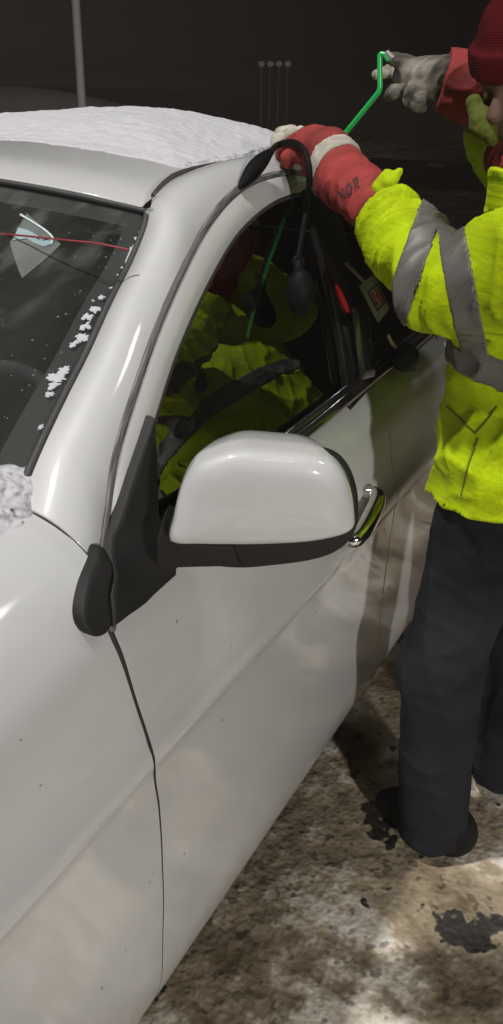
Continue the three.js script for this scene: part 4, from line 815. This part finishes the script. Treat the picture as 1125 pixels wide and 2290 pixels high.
{
  const t = thing('wedge_pad', [0.80, 1.1, -1.0], 'glossy black flat air wedge pad against the door pillar', 'air wedge');
  const b = flatBag([[0.795, 1.174, -0.975], [0.799, 1.165, -1.055], [0.849, 1.027, -0.996], [0.845, 1.038, -0.92]], 0.008);
  part(t, 'pad', b.geo, M.gloss);
  for (const u of [0.35, 0.5]) part(t, 'pale_streak', tube([0, 1, 2, 3, 4, 5].map((k) => b.at(u + 0.03 * k, 0.22 + 0.13 * k, 0.0085).toArray()), 0.0012, 16, 6), std([0.4, 0.4, 0.4], 0.3));  // two pale streaks drawn across the pad
  const l = thing('label_tag', [0.82, 1.2, -1.1], 'grey tag with a red symbol in a dark frame beside the arm', 'tag');
  const g = flatBag([[0.796, 1.215, -1.002], [0.791, 1.224, -1.104], [0.827, 1.148, -1.126], [0.833, 1.134, -1.036]], 0.003);
  part(l, 'card', g.geo, std([0.20, 0.20, 0.17], 0.6));
  const s = Math.sign(g.n.dot(new THREE.Vector3(1, 0.5, 1))) || 1, h = s * 0.0045;
  const line = (a, c, r) => tube([g.at(...a, h).toArray(), g.at(...c, h).toArray()], r, 6, 6);
  part(l, 'frame_print', [line([.2, .25], [.8, .25], .0018), line([.8, .25], [.8, .75], .0018), line([.8, .75], [.2, .75], .0018), line([.2, .75], [.2, .25], .0018)], std([0.02, 0.02, 0.02], 0.7));
  part(l, 'symbol', [line([.36, .34], [.36, .66], .003), line([.62, .34], [.62, .66], .003), line([.36, .5], [.62, .5], .003)], std([0.35, 0.03, 0.03], 0.6));
  part(l, 'strap', tube([[0.756, 1.254, -1.025], [0.779, 1.238, -1.021], [0.795, 1.216, -1.038]], 0.004, 16, 8), std([0.2, 0.2, 0.17], 0.7));
}

// ------------------------------------------------------------------ lamps and far things
function mast(name, base, top, r, label, group) {
  const t = thing(name, base, label, 'street lamp', group);
  const g = new THREE.CylinderGeometry(r * 0.7, r, top, 20); g.translate(base[0], top / 2, base[2]);
  part(t, 'pole', g, M.pole);
  return t;
}
function head(t, at, to, glow) {
  const d = V(to).sub(V(at)).normalize(), q = new THREE.Quaternion().setFromUnitVectors(new THREE.Vector3(0, 0, 1), d);
  const h = new THREE.BoxGeometry(0.36, 0.28, 0.10); h.translate(0, 0, -0.06); h.applyQuaternion(q); h.translate(...at); part(t, 'lamp_head', h, M.pole);
  const e = new THREE.PlaneGeometry(0.30, 0.22); e.applyQuaternion(q); e.translate(...at); part(t, 'lamp_glass', e, new THREE.MeshStandardMaterial({ color: 0x222222, emissive: lin(1, 0.95, 0.88), emissiveIntensity: glow, side: THREE.DoubleSide }));
}
{
  const b = [-4.14, 1.434, -6.5], p = [b[0], 0, b[2]];
  const t = mast('street_lamp', p, 7.5, 0.042, 'grey steel lamp post standing behind the snowy car roof');
  head(t, LAMP_D.at, LAMP_D.to, 6);
  part(t, 'arm', tube([[p[0], 7.48, p[2]], LAMP_D.at.map((v, i) => v + (i === 1 ? 0.08 : 0))], 0.03, 6, 8), M.pole);
  for (const [L, label] of [[LAMP_A, 'flood lamp mast beyond the far side of the car'], [LAMP_B, 'tall flood lamp mast beside the open car park'], [LAMP_C, 'added unseen low lamp mast that brightens the side of the car']]) {
    const d = V(L.at).sub(V(L.to)).setY(0).normalize().multiplyScalar(0.4), q = [L.at[0] + d.x, 0, L.at[2] + d.z];
    const m = mast('unseen_mast', q, L.at[1] + 0.2, 0.07, label);
    part(m, 'arm', tube([[q[0], L.at[1] + 0.1, q[2]], L.at.map((v, i) => v + (i === 1 ? 0.08 : 0))], 0.03, 6, 8), M.pole);
    head(m, L.at, L.to, 6);
  }
  const words = ['leftmost', 'second from left', 'second from right', 'rightmost'];
  [585, 605, 624, 644].forEach((x, i) => {
    const P = [[-22.016, 2.827, -45], [-21.496, 2.829, -45], [-21.006, 2.831, -45], [-20.496, 2.833, -45]][i];
    const m = mast('distant_lamp', [P[0], 0, P[2]], P[1], 0.05, `${words[i]} of four faint distant flood lamps in a row`, 'far flood lamps above the dark background');
    const g = new THREE.SphereGeometry(0.17, 14, 10); g.scale(1, 0.8, 1); g.translate(...P); part(m, 'lamp_head', g, new THREE.MeshStandardMaterial({ color: 0x555555, emissive: lin(0.055, 0.048, 0.04), roughness: 0.6 }));
  });
  // dark trailer far behind
  const a = [-4.473, 0.316, -16], c = [-2.331, 0.466, -16];
  const t2 = thing('dark_trailer', [a[0], 0, -17], 'dark low trailer standing in the night behind the worker', 'trailer');
  const w = 14, bx = new THREE.BoxGeometry(w, a[1], 2.4); bx.translate(a[0] + w / 2 - 1.5, a[1] / 2 + 0.25 - 0.25, -17.3); part(t2, 'body', bx, std([0.02, 0.018, 0.015], 0.9));
  const pl = new THREE.BoxGeometry(0.3, 0.05, 0.03); pl.translate(...[-3.537, 0.413, -16.05]); part(t2, 'pale_bar', pl, std([0.8, 0.78, 0.74], 0.5));  // small pale bar on the near face
}

renderer.render(scene, camera);
